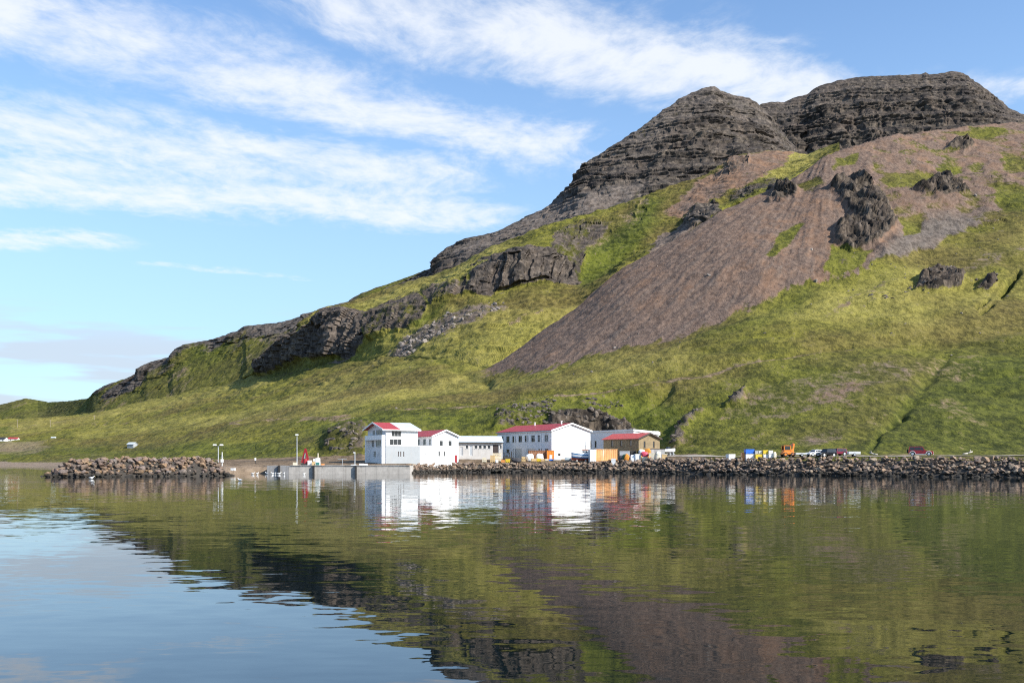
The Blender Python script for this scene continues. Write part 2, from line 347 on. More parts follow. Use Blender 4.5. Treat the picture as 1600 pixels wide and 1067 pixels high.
CRAGS = ([(1298,292),(1318,281),(1342,284),(1368,306),(1392,334),(1400,352),(1372,384),(1330,394),(1304,380),(1306,352),(1335,340),(1308,312)],
         [(1198,314),(1214,293),(1230,288),(1247,298),(1242,309),(1218,313)], [(1420,303),(1444,286),(1470,279),(1500,289),(1514,308),(1480,313),(1448,309)], [(1430,456),(1440,431),(1475,424),(1508,431),(1502,449),(1462,456)],
         [(1476,236),(1500,222),(1520,226),(1506,240)], [(1528,450),(1545,436),(1560,438),(1550,452)])
crg = np.zeros_like(scr); CRID = np.zeros(scr.shape, np.int8)
for ci, poly in enumerate(CRAGS):
    q = inside(uu+wx*.6, yy+wy*.6, poly, 2.5); CRID[q > .55] = ci+1; crg = np.maximum(crg, q)
rock = np.maximum(rock, crg)
for poly, g_ in (([(1290,420),(1330,395),(1400,380),(1420,400),(1350,440)], .33), ([(1380,300),(1450,270),(1560,260),(1590,300),(1480,330),(1400,330)], .36), ([(1340,470),(1420,440),(1560,420),(1580,440),(1440,465),(1370,485)], .36)):
    rock = np.maximum(rock, inside(u_, y_, poly, 10)*g_)
earth = along(u_, y_, [(360,664),(500,651),(600,644),(700,635),(800,623),(900,609),(960,600),(1100,578),(1230,553),(1330,545)], 3.0)*0.62
earth = np.maximum(earth, along(u_, y_, [(0,674),(150,660),(260,655)], 3)*0.4)
earth = np.maximum(earth, inside(u_, y_, [(790,500),(830,486),(848,478),(840,492),(800,508)], 4)*0.5)
low = inside(u_, y_, [(985,640),(1100,590),(1250,560),(1450,545),(1640,530),(1640,716),(1040,716)], 14)
earth = np.maximum(earth, low*np.clip(.20+fbm(X, Y, Z, 22, 4)*.35, 0, .42))
yard = ((Y < at(uu, A1, 2)-2) & (uu > 340)).astype(np.float32)
earth = np.maximum(earth, yard*np.where(uu < 660, 0.85, np.where(uu < 1100, 0.72, 0.42)))
sand = ((uu < 330) & (yy > 722)).astype(np.float32)
sand = np.maximum(sand, inside(u_, y_, [(-330,708),(-40,696),(40,692),(82,695),(78,701),(40,708),(-330,716)], 2)*0.55)
sand = np.maximum(sand, ((uu > 325) & (uu < 430) & (Z < 1.9) & (Y < 245))*0.6)
dry = np.clip(inside(u_, y_, [(-330,672),(0,664),(130,652),(250,626),(350,604),(400,592),(420,600),(330,622),(200,650),(0,680),(-330,690)], 8)  # dry yellow grass, with the sunlit look of ridge and slope painted in
              +0.75*inside(u_, y_, [(380,640),(500,590),(640,560),(760,582),(900,572),(1080,530),(1250,450),(1500,385),(1640,345),(1640,500),(1450,525),(1250,545),(1000,580),(780,620),(560,645)], 18)*(0.55+0.6*np.tanh(2.5*fbm(X,Y,Z,60,3))), 0, 1)
dry = np.maximum(dry, inside(u_, y_, [(120,672),(260,655),(420,640),(420,655),(260,672),(130,684)], 6)*0.7)
lush = np.clip(inside(u_, y_, [(-330,712),(0,706),(200,700),(400,690),(500,700),(420,712),(0,720)], 6)*0.8+inside(u_, y_, [(470,655),(800,628),(1000,602),(1060,640),(1040,680),(800,680),(500,690)], 12)*0.8
               +inside(u_, y_, [(1340,710),(1400,640),(1500,560),(1640,540),(1640,715)], 18)*0.5+inside(u_, y_, [(-20,680),(0,668),(20,668),(14,680)], 2)+green_in*0.4+low*.45
               +inside(u_, y_, [(1060,540),(1200,475),(1260,445),(1270,460),(1150,520)], 8)*0.6, 0, 1)
# gullies and cuts
gul = along(u_, y_, [(1355,712),(1366,690),(1385,668),(1410,650)], 5)*.7+along(u_, y_, [(1410,650),(1440,610),(1462,580),(1478,560)], 8)*.7+along(u_, y_, [(1588,425),(1578,445),(1570,458)], 3.5)*3.5 \
    +along(u_, y_, [(1555,480),(1545,490),(1535,497)], 3)*2.2+along(u_, y_, [(1530,490),(1540,478),(1548,470)], 2.5)*2+along(u_, y_, [(960,652),(1010,620),(1040,600)], 8)*1.5 \
    +along(u_, y_, [(680,560),(760,600)], 6)*1.0
lush = np.clip(lush+gul*0.3, 0, 1)
n = normals(X, Y, Z)
pxm = Y/F                                              # metres per chart unit
notflat = np.clip((Y-at(uu, A1, 2)+14)/30, 0, 1)
soft = fbm(X, Y, Z, 70, 3)*2.6+fbm(X, Y, Z, 16, 3)*0.9
tuss = fbm(X, Y, Z*1.5, 5.5, 3)*0.42+np.abs(fbm(X, Y, Z, 2.4, 2))*0.35
# terracettes: small sheep-track steps running along the contour
terr = np.sin((Z+fbm(X, Y, Z, 26, 3)*5)*2*np.pi/5.0)*0.40*(1-scr)*np.clip(pxm*2.2, .6, 1.3)
rk = ridged(X, Y, Z*0.6, 13, 4)*2.3+ridged(X, Y, Z, 4.2, 2)*0.5
bench = along(uu, yy+4, [(360,664),(500,651),(700,635),(900,609),(1100,578),(1330,545)], 4)*1.5
disp = notflat*(soft*(1-0.6*scr)+(tuss+terr)*(1-0.75*scr)*np.clip(pxm*2.4, .8, 1.1)+rk*rock*1.1-gul*1.5-bench*0.6+scr*fbm(X, Y, Z, 7, 3)*0.45+ np.clip(scr_all,0,1)*np.abs(fbm(X-Z*1.2, Y, Z*0.15, 9, 3))*0.8+scr*ridged(X,Y,Z,40,3)*1.5*np.clip((uu-1280)/80,0,1))
sj = X+0.4*Y+fbm(X, Y, Z, 9, 2)*2; zj = Z+fbm(X+50, Y, Z, 9, 2)*2
cdisp = crg*np.clip((Y-400)/200, .3, .95)*(1.7+jointed(sj, zj, 10, 13, 1)*2.6+jointed(sj, zj, 4.5, 6, 2)*1.5+ridged(X, Y, Z, 14, 3)*1.9)
disp += scr*(streak*.42+streak2*.2)*notflat
disp += rock*jointed(sj, zj, 3.2, 2.6, 3)*0.55*notflat
disp += (1-notflat)*fbm(X, Y, Z, 5, 3)*0.12*(Z > 0.5)
hl = np.hypot(n[...,0], n[...,1])+1e-6
X = X+n[...,0]*disp+n[...,0]/hl*cdisp*.85; Y = Y+n[...,1]*disp+n[...,1]/hl*cdisp*.85; Z = Z+n[...,2]*disp+cdisp*.28
AX, AY, AZ = X, Y, Z
AROCK = rock
hill = grid_mesh('hillside', X, Y, Z, (rock, scr, rust, dry, lush, earth, sand, grey), M_NEAR)
AU, AV = 800+F*AX/AY, YH-F*(AZ-CH)/AY
AVIS = np.zeros(AU.shape, bool); AVIS[:-18] = True
def on_hill(u, y):
    d = (AU-u)**2+(AV-y)**2+np.where(AVIS, 0, 1e6); k = np.unravel_index(np.argmin(d), d.shape)
    return Vector((AX[k], AY[k], AZ[k]))
def ground_z(x, y):
    d = (AX-x)**2+(AY-y)**2; k = np.unravel_index(np.argmin(d), d.shape); return float(AZ[k])

# ---------------------------------------------------------------- middle hill with columnar cliffs
NB = 620
uB = np.linspace(380, 1312, NB)
extra = np.interp(uB, [380,762,850,900,1048,1228,1312], [0,0,70,120,200,230,240])
a4Y = np.interp(uB, A4[:,0], A4[:,2]); a4y = np.interp(uB, A4[:,0], A4[:,1])
B2 = tab([(380,590,1030),(400,581,1000),(450,572,915),(500,560,850),(550,556,800),(600,543,750),(650,515,745),(700,484,755),(740,463,765),(800,452,775),(850,441,785),(900,438,795),(950,420,815),(1000,390,835),(1048,368,855),(1121,322,895),(1228,276,935),(1312,228,965)])
B3 = tab([(380,586,1036),(400,574,1006),(430,546,955),(500,492,875),(530,482,850),(570,490,835),(620,480,800),(660,468,790),(700,445,785),(740,425,785),(760,412,787),(800,397,797),(850,394,812),(900,402,830),(950,390,850),(1000,362,875),(1048,342,895),(1121,302,930),(1228,262,958),(1312,226,975)])
B4 = tab([(380,584,1046),(400,571,1030),(430,543,985),(470,512,970),(500,488,960),(530,477,965),(570,463,980),(620,447,990),(680,430,985),(720,412,980),(760,390,975),(790,380,975),(820,365,975),(850,352,975),(900,338,985),(960,322,1000),(1020,298,1010),(1080,280,1020),(1120,262,1030),(1150,240,1040),(1175,236,1045),(1200,234,1050),(1230,237,1050),(1262,243,1040),(1312,224,1020)])
def lnB(tb, u=None): Yv = at(uB, tb, 2); return Yv, world_z(at(uB, tb, 1), Yv)
b1Y = a4Y+extra+2; b1y = a4y+2; b0Y = b1Y-6; b0z = world_z(b1y, b1Y)-30
linesB = [(b0Y, b0z), (b1Y, world_z(b1y, b1Y)), lnB(B2), lnB(B3), lnB(B4)]
linesB = [(gauss(a, 2, 0), gauss(b, 2, 0)) for a, b in linesB]
X, Y, Z = sheet(linesB, uB, [6, 80, 90, 90], blur=1.6)
uu = 800+F*X/Y; yy = YH-F*(Z-CH)/Y
wx = fbm(X, Y, Z, 40, 5, .6)*6; wy = fbm(X+300, Y, Z, 40, 5, .6)*5
u_, y_ = uu+wx, yy+wy
rock = np.zeros(uu.shape, np.float32)
for poly, g_ in (([(398,582),(405,556),(440,540),(470,515),(500,488),(532,478),(566,486),(574,528),(548,562),(500,556),(470,562),(445,572),(420,580)], 1.), ([(566,486),(600,470),(655,455),(672,475),(655,500),(620,516),(590,532),(574,528)], .62),
                 ([(655,455),(690,440),(735,425),(730,460),(690,470),(672,478)], .55), ([(728,455),(738,424),(762,405),(800,393),(850,392),(885,408),(908,440),(890,446),(850,440),(800,452),(762,464)], 1.),
                 ([(850,400),(870,360),(905,344),(960,340),(955,365),(915,385),(910,440),(890,440)], .55), ([(1065,345),(1085,322),(1118,314),(1125,330),(1095,352),(1072,352)], .9), ([(1125,310),(1165,292),(1220,280),(1210,290),(1150,318)], .6),
                 ([(1105,275),(1140,245),(1175,236),(1165,262),(1120,285)], .45), ([(990,330),(1015,300),(1025,312),(1000,350)], .4)):
    rock = np.maximum(rock, inside(u_, y_, poly, 4)*g_)
scr = np.zeros_like(rock); grey = rock*0.35
q = inside(u_, y_, [(600,560),(640,520),(690,492),(740,474),(800,470),(790,484),(740,505),(680,530),(620,566)], 6)*0.6; scr = np.maximum(scr, q); grey = np.maximum(grey, q)
q = inside(u_, y_, [(395,620),(440,590),(500,572),(545,558),(520,582),(440,608)], 5)*0.8; scr = np.maximum(scr, q); grey = np.maximum(grey, q)
q = inside(u_, y_, [(1005,405),(1030,370),(1075,345),(1110,335),(1060,372),(1020,402)], 4)*0.9; scr = np.maximum(scr, q); grey = np.maximum(grey, q*0.7)
pinky = inside(u_, y_, [(1040,330),(1080,290),(1120,262),(1150,238),(1200,232),(1240,238),(1225,262),(1180,285),(1120,312),(1060,340)], 6)
scr = np.maximum(scr, pinky*0.75); rust = np.clip(pinky*1.2, 0, 1)
earth = inside(u_, y_, [(860,380),(900,350),(960,335),(1010,300),(1010,330),(985,370),(930,395),(890,402)], 10)*0.42
earth = np.maximum(earth, inside(u_, y_, [(790,505),(850,478),(845,490),(800,512)], 4)*0.6)
earth = np.maximum(earth, sstep(y_, 470, 380)*0.22)
dry = np.clip(inside(u_, y_, [(560,475),(620,450),(690,432),(760,392),(800,382),(760,412),(700,446),(640,462),(575,482)], 6)+inside(u_, y_, [(1150,250),(1240,232),(1290,228),(1270,258),(1220,285),(1170,282)], 8)*0.9
              +0.5*(y_ > 480), 0, 1)
lush = np.clip(inside(u_, y_, [(905,440),(915,385),(960,360),(1010,312),(1040,310),(1010,370),(970,415),(920,450)], 8)+inside(u_, y_, [(420,580),(500,560),(560,560),(620,540),(560,580),(440,600)], 6)*0.7+inside(u_,y_,[(640,500),(700,470),(680,492),(650,510)],4), 0, 1)
n = normals(X, Y, Z); hx = n.copy(); hx[..., 2] *= 0.25
wob = fbm(X, Y, Z, 20, 2)*6
sj = X-0.25*Y+fbm(X, Y, Z*.3, 16, 3)*5; zj = Z+fbm(X+90, Y, Z, 16, 3)*5
sj = X-0.25*Y+fbm(X, Y, Z*.2, 22, 3)*4; zj = Z+fbm(X+90, Y, Z, 22, 2)*3
col_ = jointed(sj, zj, 17, 80, 1)*5.0+jointed(sj, zj, 7, 42, 2)*3.4+jointed(sj, zj, 3.2, 14, 3)*1.3+ridged(X+wob, Y+wob, Z*0.12, 24, 2, 0.5)*2.6+ridged(X, Y, Z*0.2, 60, 2)*4.0
disp = fbm(X, Y, Z, 60, 3)*2.5+fbm(X, Y, Z, 14, 3)*0.9+fbm(X, Y, Z, 5, 2)*0.5+np.sin((Z+fbm(X, Y, Z, 30, 3)*6)*2*np.pi/7)*0.5
back = np.zeros_like(disp); back[:-18] = 1
rsm = np.clip(rock*1.1, 0, 1)
X = X+n[...,0]*disp*back+hx[...,0]*col_*rsm; Y = Y+n[...,1]*disp*back+hx[...,1]*col_*rsm; Z = Z+n[...,2]*disp*back+hx[...,2]*col_*rsm
BX, BY, BZ = X, Y, Z; BU, BV = 800+F*X/Y, YH-F*(Z-CH)/Y
BROCK = rock
midhill = grid_mesh('middle_hill', X, Y, Z, (rock, scr, rust, dry, lush, earth, scr*0, grey), M_MID, False)

# ---------------------------------------------------------------- layered basalt mountain behind, with its long left shoulder
def strata(X, Y, Z, lam, amp):
    h = (Z+fbm(X, Y, Z*0.3, 260, 3)*lam*0.45)/lam
    h = h+0.35*np.sin(h*2.1+1.0)
    f = h-np.floor(h)
    st = np.where(f < 0.42, f/0.42, 1-(f-0.42)/0.58)     # gentle ledge, steep riser
    return (st-0.5)*amp
def mountain(name, us, base, sky_, rowsn, lam, amp, gl, zones):
    bY, bz = base; sY, sz = sky_
    L = [(bY, bz)]
    for t, bulge in ((0.35, 0.0), (0.7, 0.0)): L.append((bY*(1-t)+sY*t, bz*(1-t)+sz*t))
    L.append((sY, sz))
    X, Y, Z = sheet(L, us, [rowsn//3]*3, back=((120, -90), (500, -300)), blur=1.2, brows=(10, 6))
    uu = 800+F*X/Y; yy = YH-F*(Z-CH)/Y
    z = zones(X, Y, Z, uu, yy)
    rock = z[0]
    n = normals(X, Y, Z); hx = n.copy(); hx[..., 2] *= 0.15
    wob = fbm(X, Y, Z, 60, 3)*22
    vert = ridged(X+wob, Y+wob, Z*0.10, 75, 4, 0.6)*gl+ridged(X+wob, Y, Z*0.25, 22, 2)*gl*0.25
    fine = fbm(X, Y, Z, 12, 3)*1.6
    crest = np.zeros_like(Z); crest[:-16] = 1; nr = Z.shape[0]
    fade = np.clip((nr-16-np.arange(nr))/26.0, 0.3, 1)[:, None]
    sj = X-0.2*Y+fbm(X, Y, Z*.4, 40, 3)*14; zj = Z+fbm(X, Y, Z*0.3, 260, 3)*lam*0.45
    blk = jointed(sj, zj, 34, lam*1.4, 1)*4.5+jointed(sj, zj, 14, lam*.6, 2)*2.4
    lef = np.clip((700-uu)/60, 0, 1)
    gw = X-0.2*Y+fbm(X, Y, Z*.5, 90, 3)*26
    gul = np.clip(1-np.abs(perlin(gw/62, Z*.004, 0*X+3))*6, 0, 1)*9+np.clip(1-np.abs(perlin(gw/26, Z*.006, 0*X+8))*5, 0, 1)*4
    hgt = np.clip((at(uu, CS if us[0] < 0 else DS, 1)-yy)/-45, 0, 1)
    d = strata(X, Y, Z, lam, amp)*rock*(1-.7*lef)+blk*rock*(1+lef)-gul*rock*hgt+vert*(0.25+0.75*rock)
    X = X+hx[...,0]*d*fade+n[...,0]*fine; Y = Y+hx[...,1]*d*fade+n[...,1]*fine; Z = Z+hx[...,2]*d*fade+n[...,2]*fine*0.6
    grid_mesh(name, X, Y, Z, z, M_FAR, False)
    return rock, X, Y, Z, uu
NC = 900
uC = np.linspace(-330, 1330, NC)
CS = tab([(-330,640,2900),(-100,636,2900),(0,632,2850),(20,627,2800),(40,622,2780),(60,625,2750),(75,628,2650),(110,626,2400),(138,622,2200),(147,612,2120),(165,601,2080),(200,590,2030),(222,579,2000),(232,566,1990),(265,557,1960),(272,546,1950),(288,538,1935),(330,530,1900),(372,516,1860),(382,509,1850),(440,503,1800),(480,492,1770),(510,480,1740),(545,470,1710),(570,456,1690),(600,446,1670),(640,432,1650),(672,420,1630),(682,410,1625),(688,396,1620),(700,386,1620),(730,372,1620),(768,365,1625),(800,350,1640),(830,335,1660),(850,327,1670),(876,305,1690),(895,284,1700),(905,268,1705),(920,250,1715),(940,240,1730),(960,226,1745),(1000,200,1775),(1040,170,1810),(1062,154,1830),(1085,143,1850),(1098,137,1860),(1116,134,1870),(1126,141,1880),(1145,148,1890),(1168,152,1900),(1182,160,1905),(1200,180,1910),(1215,198,1910),(1228,216,1905),(1238,240,1890),(1330,300,1800)])
fore = np.where(uC < 385, np.interp(uC, A4[:,0], A4[:,1]), np.where(uC < 1295, np.interp(uC, B4[:,0], B4[:,1]), np.interp(uC, A4[:,0], A4[:,1])))
cbY = np.interp(uC, [-330,0,150,400,700,900,1100,1330], [2300,2250,1750,1500,1330,1360,1480,1650])
sY = at(uC, CS, 2); sy = at(uC, CS, 1); cby = np.maximum(fore, sy)+26
def zonesC(X, Y, Z, uu, yy):
    wx = fbm(X, Y, Z, 120, 3)*7; u_, y_ = uu+wx, yy+fbm(X+900, Y, Z, 120, 3)*6
    main = sstep(u_, 660, 700)
    h = (yy-at(uu, CS, 1))
    leftcliff = np.clip(sstep(h+fbm(X, Y, Z, 70, 3)*16, 42, 16), 0, 1)*sstep(u_, 142, 160)*np.clip(.78+.75*fbm(X+40, Y, Z, 130, 3), .2, 1)
    rock = np.maximum(main, leftcliff*0.95)
    rock = np.where(u_ < 140, 0.12, rock)
    scr = np.maximum(inside(u_, y_, [(700,398),(800,352),(860,322),(900,300),(960,292),(1010,285),(1000,310),(900,345),(800,372),(720,405)], 8)*0.95, inside(u_, y_, [(380,530),(500,500),(560,480),(520,500),(420,545)], 8)*0.5)
    scr = np.maximum(scr, main*inside(u_, y_, [(1040,165),(1085,135),(1125,130),(1190,150),(1235,240),(1190,205),(1150,165),(1100,170)], 8)*0.45)
    scr = np.maximum(scr, main*sstep(u_, 930, 1000)*sstep(h+fbm(X, Y, Z, 60, 3)*14, 62, 18)*0.5)
    rock = rock*(1-scr*0.6)
    grey = scr*0.8+np.where(u_ < 680, .7, .22)*rock
    lush = np.where(u_ < 660, 0.5*(1-rock), 0)+inside(u_, y_, [(270,545),(330,530),(385,530),(340,560)], 8)*0.5
    earth = np.where(u_ < 700, np.clip(0.25+fbm(X, Y, Z, 80, 3)*0.4, 0, .5)*(1-rock), 0.0)
    return (rock, scr, rock*0+0.15, rock*0, np.clip(lush, 0, 1), earth, rock*0, grey)
CROCK, CX, CY, CZ, CU = mountain('mountain', uC, (cbY, world_z(cby, cbY)), (sY, world_z(sy, sY)), 250, 15, 11, 6, zonesC)

ND = 420
uD = np.linspace(1150, 1930, ND)
DS = tab([(1150,190,2280),(1188,162,2300),(1205,159,2300),(1226,160,2300),(1240,152,2300),(1262,147,2300),(1270,140,2300),(1280,134,2300),(1310,125,2300),(1340,120,2300),(1400,117,2300),(1440,115,2300),(1446,112,2300),(1452,116,2300),(1475,113,2300),(1485,111,2300),(1500,112,2300),(1508,116,2290),(1520,126,2280),(1535,136,2270),(1558,155,2250),(1575,168,2230),(1600,180,2200),(1650,204,2150),(1750,240,2100),(1930,300,2000)])
sY = at(uD, DS, 2); sy = at(uD, DS, 1)
fore = np.where(uD < 1250, 250, np.interp(uD, A4[:,0], A4[:,1]))
dby = np.maximum(fore, sy)+40; dbY = sY-380
def zonesD(X, Y, Z, uu, yy):
    rock = np.ones(X.shape, np.float32); h = yy-at(uu, DS, 1)
    scr = np.maximum(sstep(h+fbm(X, Y, Z, 70, 3)*14, 52, 18)*.5, .0)
    scr = np.maximum(scr, 0*h) if True else inside(uu, yy, [(1270,142),(1310,122),(1500,108),(1600,175),(1640,215),(1540,190),(1480,150),(1400,150),(1330,160)], 10)*0.55
    return (rock*(1-scr*0.55), scr, rock*0.1, rock*0, rock*0, rock*0, rock*0, scr*0.5+0.1)
mountain('mountain_summit', uD, (dbY, world_z(dby, dbY)), (sY, world_z(sy, sY)), 180, 17, 12, 8, zonesD)

# ---------------------------------------------------------------- water
m, t = mat('fjord_water'); pos = t.node('ShaderNodeNewGeometry').outputs['Position']
patch, _ = t.noise(t.scale(pos, (0.012, 0.03, 1)), 1.0, 3, 0.5)
amp = t.lin(patch, 0.32, 0.68, 0.4, 1.6)
_, c1 = t.noise(t.scale(pos, (0.9, 2.2, 1)), 1.0, 3, 0.5, 0.2)
_, c2 = t.noise(t.scale(pos, (0.16, 0.42, 1), rot=(0, 0, R(8))), 1.0, 2, 0.5)
half = (0.5, 0.5, 0.5)
v1 = t.vmath('SCALE', t.vmath('SUBTRACT', c1, half), sc=0.050); v2 = t.vmath('SCALE', t.vmath('SUBTRACT', c2, half), sc=0.024)
vv = t.vmath('SCALE', t.vmath('ADD', v1, v2), sc=amp); sx, sy_, _ = t.sep(vv)
nn = t.vmath('NORMALIZE', t.comb(t.math('MULTIPLY', sx, 0.5), sy_, 1.0))
t.put(t.bsdf.inputs['Normal'], nn)
t.bsdf.inputs['Base Color'].default_value = (0.003, 0.007, 0.008, 1); t.bsdf.inputs['Roughness'].default_value = 0.015; t.bsdf.inputs['IOR'].default_value = 1.48
me = bpy.data.meshes.new('water'); S = 5200
me.from_pydata([(-S, -300, 0), (S, -300, 0), (S, 4200, 0), (-S, 4200, 0)], [], [(0, 1, 2, 3)]); me.materials.append(m)
wo_ = bpy.data.objects.new('water', me); col.objects.link(wo_); wo_['kind'] = 'structure'
# ================================================================ object helpers
class MB:
    """collects faces and links them as one mesh object"""
    def __init__(s): s.v = []; s.f = []
    def quad(s, *p): i = len(s.v); s.v += [tuple(q) for q in p]; s.f.append(tuple(range(i, i+len(p)))); return s
    def box(s, x0, x1, y0, y1, z0, z1, tx=0.0, ty=0.0):
        i = len(s.v)
        s.v += [(x0,y0,z0),(x1,y0,z0),(x1,y1,z0),(x0,y1,z0),(x0+tx,y0+ty,z1),(x1-tx,y0+ty,z1),(x1-tx,y1-ty,z1),(x0+tx,y1-ty,z1)]
        for q in ((3,2,1,0),(4,5,6,7),(0,1,5,4),(1,2,6,5),(2,3,7,6),(3,0,4,7)): s.f.append(tuple(i+k for k in q))
        return s
    def prism(s, poly, a0, a1, axis='y', inset=0.0):
        """poly of (p,q): axis y -> (x,z), axis x -> (y,z), axis z -> (x,y)"""
        i = len(s.v); n = len(poly)
        def pt(p, q, a): return {'y': (p, a, q), 'x': (a, p, q), 'z': (p, q, a)}[axis]
        s.v += [pt(p, q, a0) for p, q in poly]+[pt(p, q, a1) for p, q in poly]
        s.f.append(tuple(i+k for k in range(n))); s.f.append(tuple(i+n+k for k in reversed(range(n))))
        for k in range(n): k2 = (k+1) % n; s.f.append((i+k, i+n+k, i+n+k2, i+k2))
        return s
    def tube(s, p0, p1, r0, r1=None, n=8):
        r1 = r0 if r1 is None else r1; a = Vector(p0); b = Vector(p1); d = (b-a).normalized()
        e = d.orthogonal().normalized(); g = d.cross(e); i = len(s.v)
        for c, r in ((a, r0), (b, r1)):
            for k in range(n): th = 2*math.pi*k/n; s.v.append(tuple(c+e*(r*math.cos(th))+g*(r*math.sin(th))))
        for k in range(n): k2 = (k+1) % n; s.f.append((i+k, i+k2, i+n+k2, i+n+k))
        s.f.append(tuple(i+k for k in reversed(range(n)))); s.f.append(tuple(i+n+k for k in range(n)))
        return s
    def mesh(s, name, m):
        me = bpy.data.meshes.new(name); me.from_pydata(s.v, [], s.f)
        bm = bmesh.new(); bm.from_mesh(me); bmesh.ops.recalc_face_normals(bm, faces=bm.faces); bm.to_mesh(me); bm.free()
        if m: me.materials.append(MATS[m] if isinstance(m, str) else m)
        return me
    def build(s, name, m, parent=None, loc=None, rz=None, smooth=False, bevel=0.0):
        o = bpy.data.objects.new(name, s.mesh(name, m)); col.objects.link(o); o.parent = parent
        if loc is not None: o.location = loc
        if rz is not None: o.rotation_euler = (0, 0, rz)
        if smooth: o.data.polygons.foreach_set('use_smooth', [True]*len(o.data.polygons))
        if bevel: b = o.modifiers.new('bevel', 'BEVEL'); b.width = bevel; b.segments = 2; b.limit_method = 'ANGLE'
        return o
def tag(o, label, cat, group=None):
    o['label'] = label; o['category'] = cat
    if group: o['group'] = group
    return o
def thing(name, label, cat, loc, rz=0.0, group=None):
    o = bpy.data.objects.new(name, None); col.objects.link(o); o.location = loc; o.rotation_euler = (0, 0, rz); o.empty_display_size = 0.3
    return tag(o, label, cat, group)
def at_px(u, Y): return (u-800)/F*Y
def spot(u, Y, lift=0.0):
    x = at_px(u, Y); return Vector((x, Y, ground_z(x, Y)+lift))
def link_copy(src, parent=None):
    c = src.copy(); col.objects.link(c); c.parent = parent; return c

# ---------------------------------------------------------------- materials for built things
plain('white_paint', (0.80, 0.80, 0.78), 0.5, vary=0.05, scale=0.8, dirt=((0.50, 0.47, 0.42), 0.45))
plain('white_trim', (0.82, 0.82, 0.80), 0.45, vary=0.04, scale=1.0)
plain('grey_paint', (0.33, 0.35, 0.36), 0.6, vary=0.06, scale=0.8, dirt=((0.36, 0.35, 0.33), 0.5))
plain('shade_grey_paint', (0.76, 0.76, 0.75), 0.6, vary=0.05, scale=0.8, dirt=((0.45, 0.44, 0.42), 0.5))  # white walls away from the sun, their shade in the paint; also terrace
plain('beige_render', (0.52, 0.50, 0.47), 0.8, vary=0.08, scale=1.0, dirt=((0.34, 0.30, 0.26), 0.5))
plain('shed_boards', (0.25, 0.185, 0.10), 0.75, vary=0.25, scale=1.2, dirt=((0.07, 0.05, 0.03), 0.5))
plain('frame_paint', (0.74, 0.74, 0.72), 0.45, vary=0.04)
plain('dark_frame', (0.05, 0.035, 0.03), 0.6, vary=0.1)
plain('concrete', (0.42, 0.39, 0.35), 0.9, vary=0.18, scale=0.9, dirt=((0.20, 0.17, 0.14), 0.7), bump=0.3)
plain('grey_concrete', (0.26, 0.255, 0.25), 0.9, vary=0.2, scale=0.9, dirt=((0.14, 0.13, 0.12), 0.7), bump=0.3)
plain('steel', (0.45, 0.47, 0.48), 0.4, 0.6, vary=0.1)
plain('galvanised', (0.50, 0.52, 0.53), 0.45, 0.3, vary=0.1, dirt=((0.30, 0.26, 0.22), 0.5))
plain('dark_steel', (0.045, 0.042, 0.04), 0.5, 0.3, vary=0.2)
plain('rubber', (0.02, 0.02, 0.02), 0.8, vary=0.2)
plain('crane_red', (0.30, 0.015, 0.022), 0.35, vary=0.15, dirt=((0.10, 0.02, 0.02), 0.6))
plain('yellow_paint', (0.75, 0.48, 0.03), 0.45, vary=0.1, dirt=((0.35, 0.22, 0.05), 0.4))
plain('orange_paint', (0.72, 0.21, 0.02), 0.45, vary=0.12, dirt=((0.35, 0.12, 0.03), 0.5))
plain('tan_plastic', (0.66, 0.46, 0.22), 0.6, vary=0.12, dirt=((0.40, 0.28, 0.15), 0.4))
plain('cream_plastic', (0.72, 0.64, 0.47), 0.6, vary=0.1, dirt=((0.48, 0.40, 0.28), 0.4))
plain('white_plastic', (0.78, 0.78, 0.76), 0.5, vary=0.05, dirt=((0.5, 0.48, 0.44), 0.3))
plain('grey_plastic', (0.42, 0.43, 0.44), 0.5, vary=0.08, dirt=((0.3, 0.3, 0.28), 0.3))
plain('blue_plastic', (0.03, 0.16, 0.62), 0.45, vary=0.1)
plain('yellow_plastic', (0.80, 0.56, 0.04), 0.45, vary=0.08)
plain('orange_plastic', (0.75, 0.30, 0.08), 0.5, vary=0.1)
plain('pink_tarp', (0.62, 0.07, 0.12), 0.6, vary=0.15)
plain('white_sack', (0.80, 0.80, 0.78), 0.8, vary=0.06, scale=2)
plain('cream_sack', (0.74, 0.68, 0.54), 0.85, vary=0.1, scale=2)
plain('net_dark', (0.05, 0.05, 0.055), 0.9, vary=0.4, scale=6, bump=0.8)
plain('net_orange', (0.55, 0.22, 0.03), 0.9, vary=0.4, scale=6, bump=0.8)
plain('net_green', (0.05, 0.12, 0.06), 0.9, vary=0.4, scale=6, bump=0.8)
plain('rust_steel', (0.26, 0.115, 0.055), 0.8, vary=0.35, scale=1.4, dirt=((0.42, 0.34, 0.26), 0.7))
plain('container_orange', (0.72, 0.35, 0.13), 0.6, vary=0.2, scale=0.55, dirt=((0.80, 0.66, 0.44), 1.0))
plain('boat_white', (0.80, 0.80, 0.80), 0.3, vary=0.04)
plain('boat_blue', (0.04, 0.20, 0.42), 0.4, vary=0.1)
plain('antifoul', (0.36, 0.085, 0.05), 0.7, vary=0.2, dirt=((0.2, 0.07, 0.04), 0.5))
plain('driftwood', (0.46, 0.42, 0.37), 0.85, vary=0.25, scale=4)
plain('pole_wood', (0.30, 0.25, 0.19), 0.85, vary=0.2)
plain('gull_white', (0.85, 0.85, 0.83), 0.7, vary=0.03)
plain('gull_grey', (0.40, 0.42, 0.44), 0.7, vary=0.05)
plain('teal_plastic', (0.05, 0.20, 0.18), 0.5, vary=0.1)
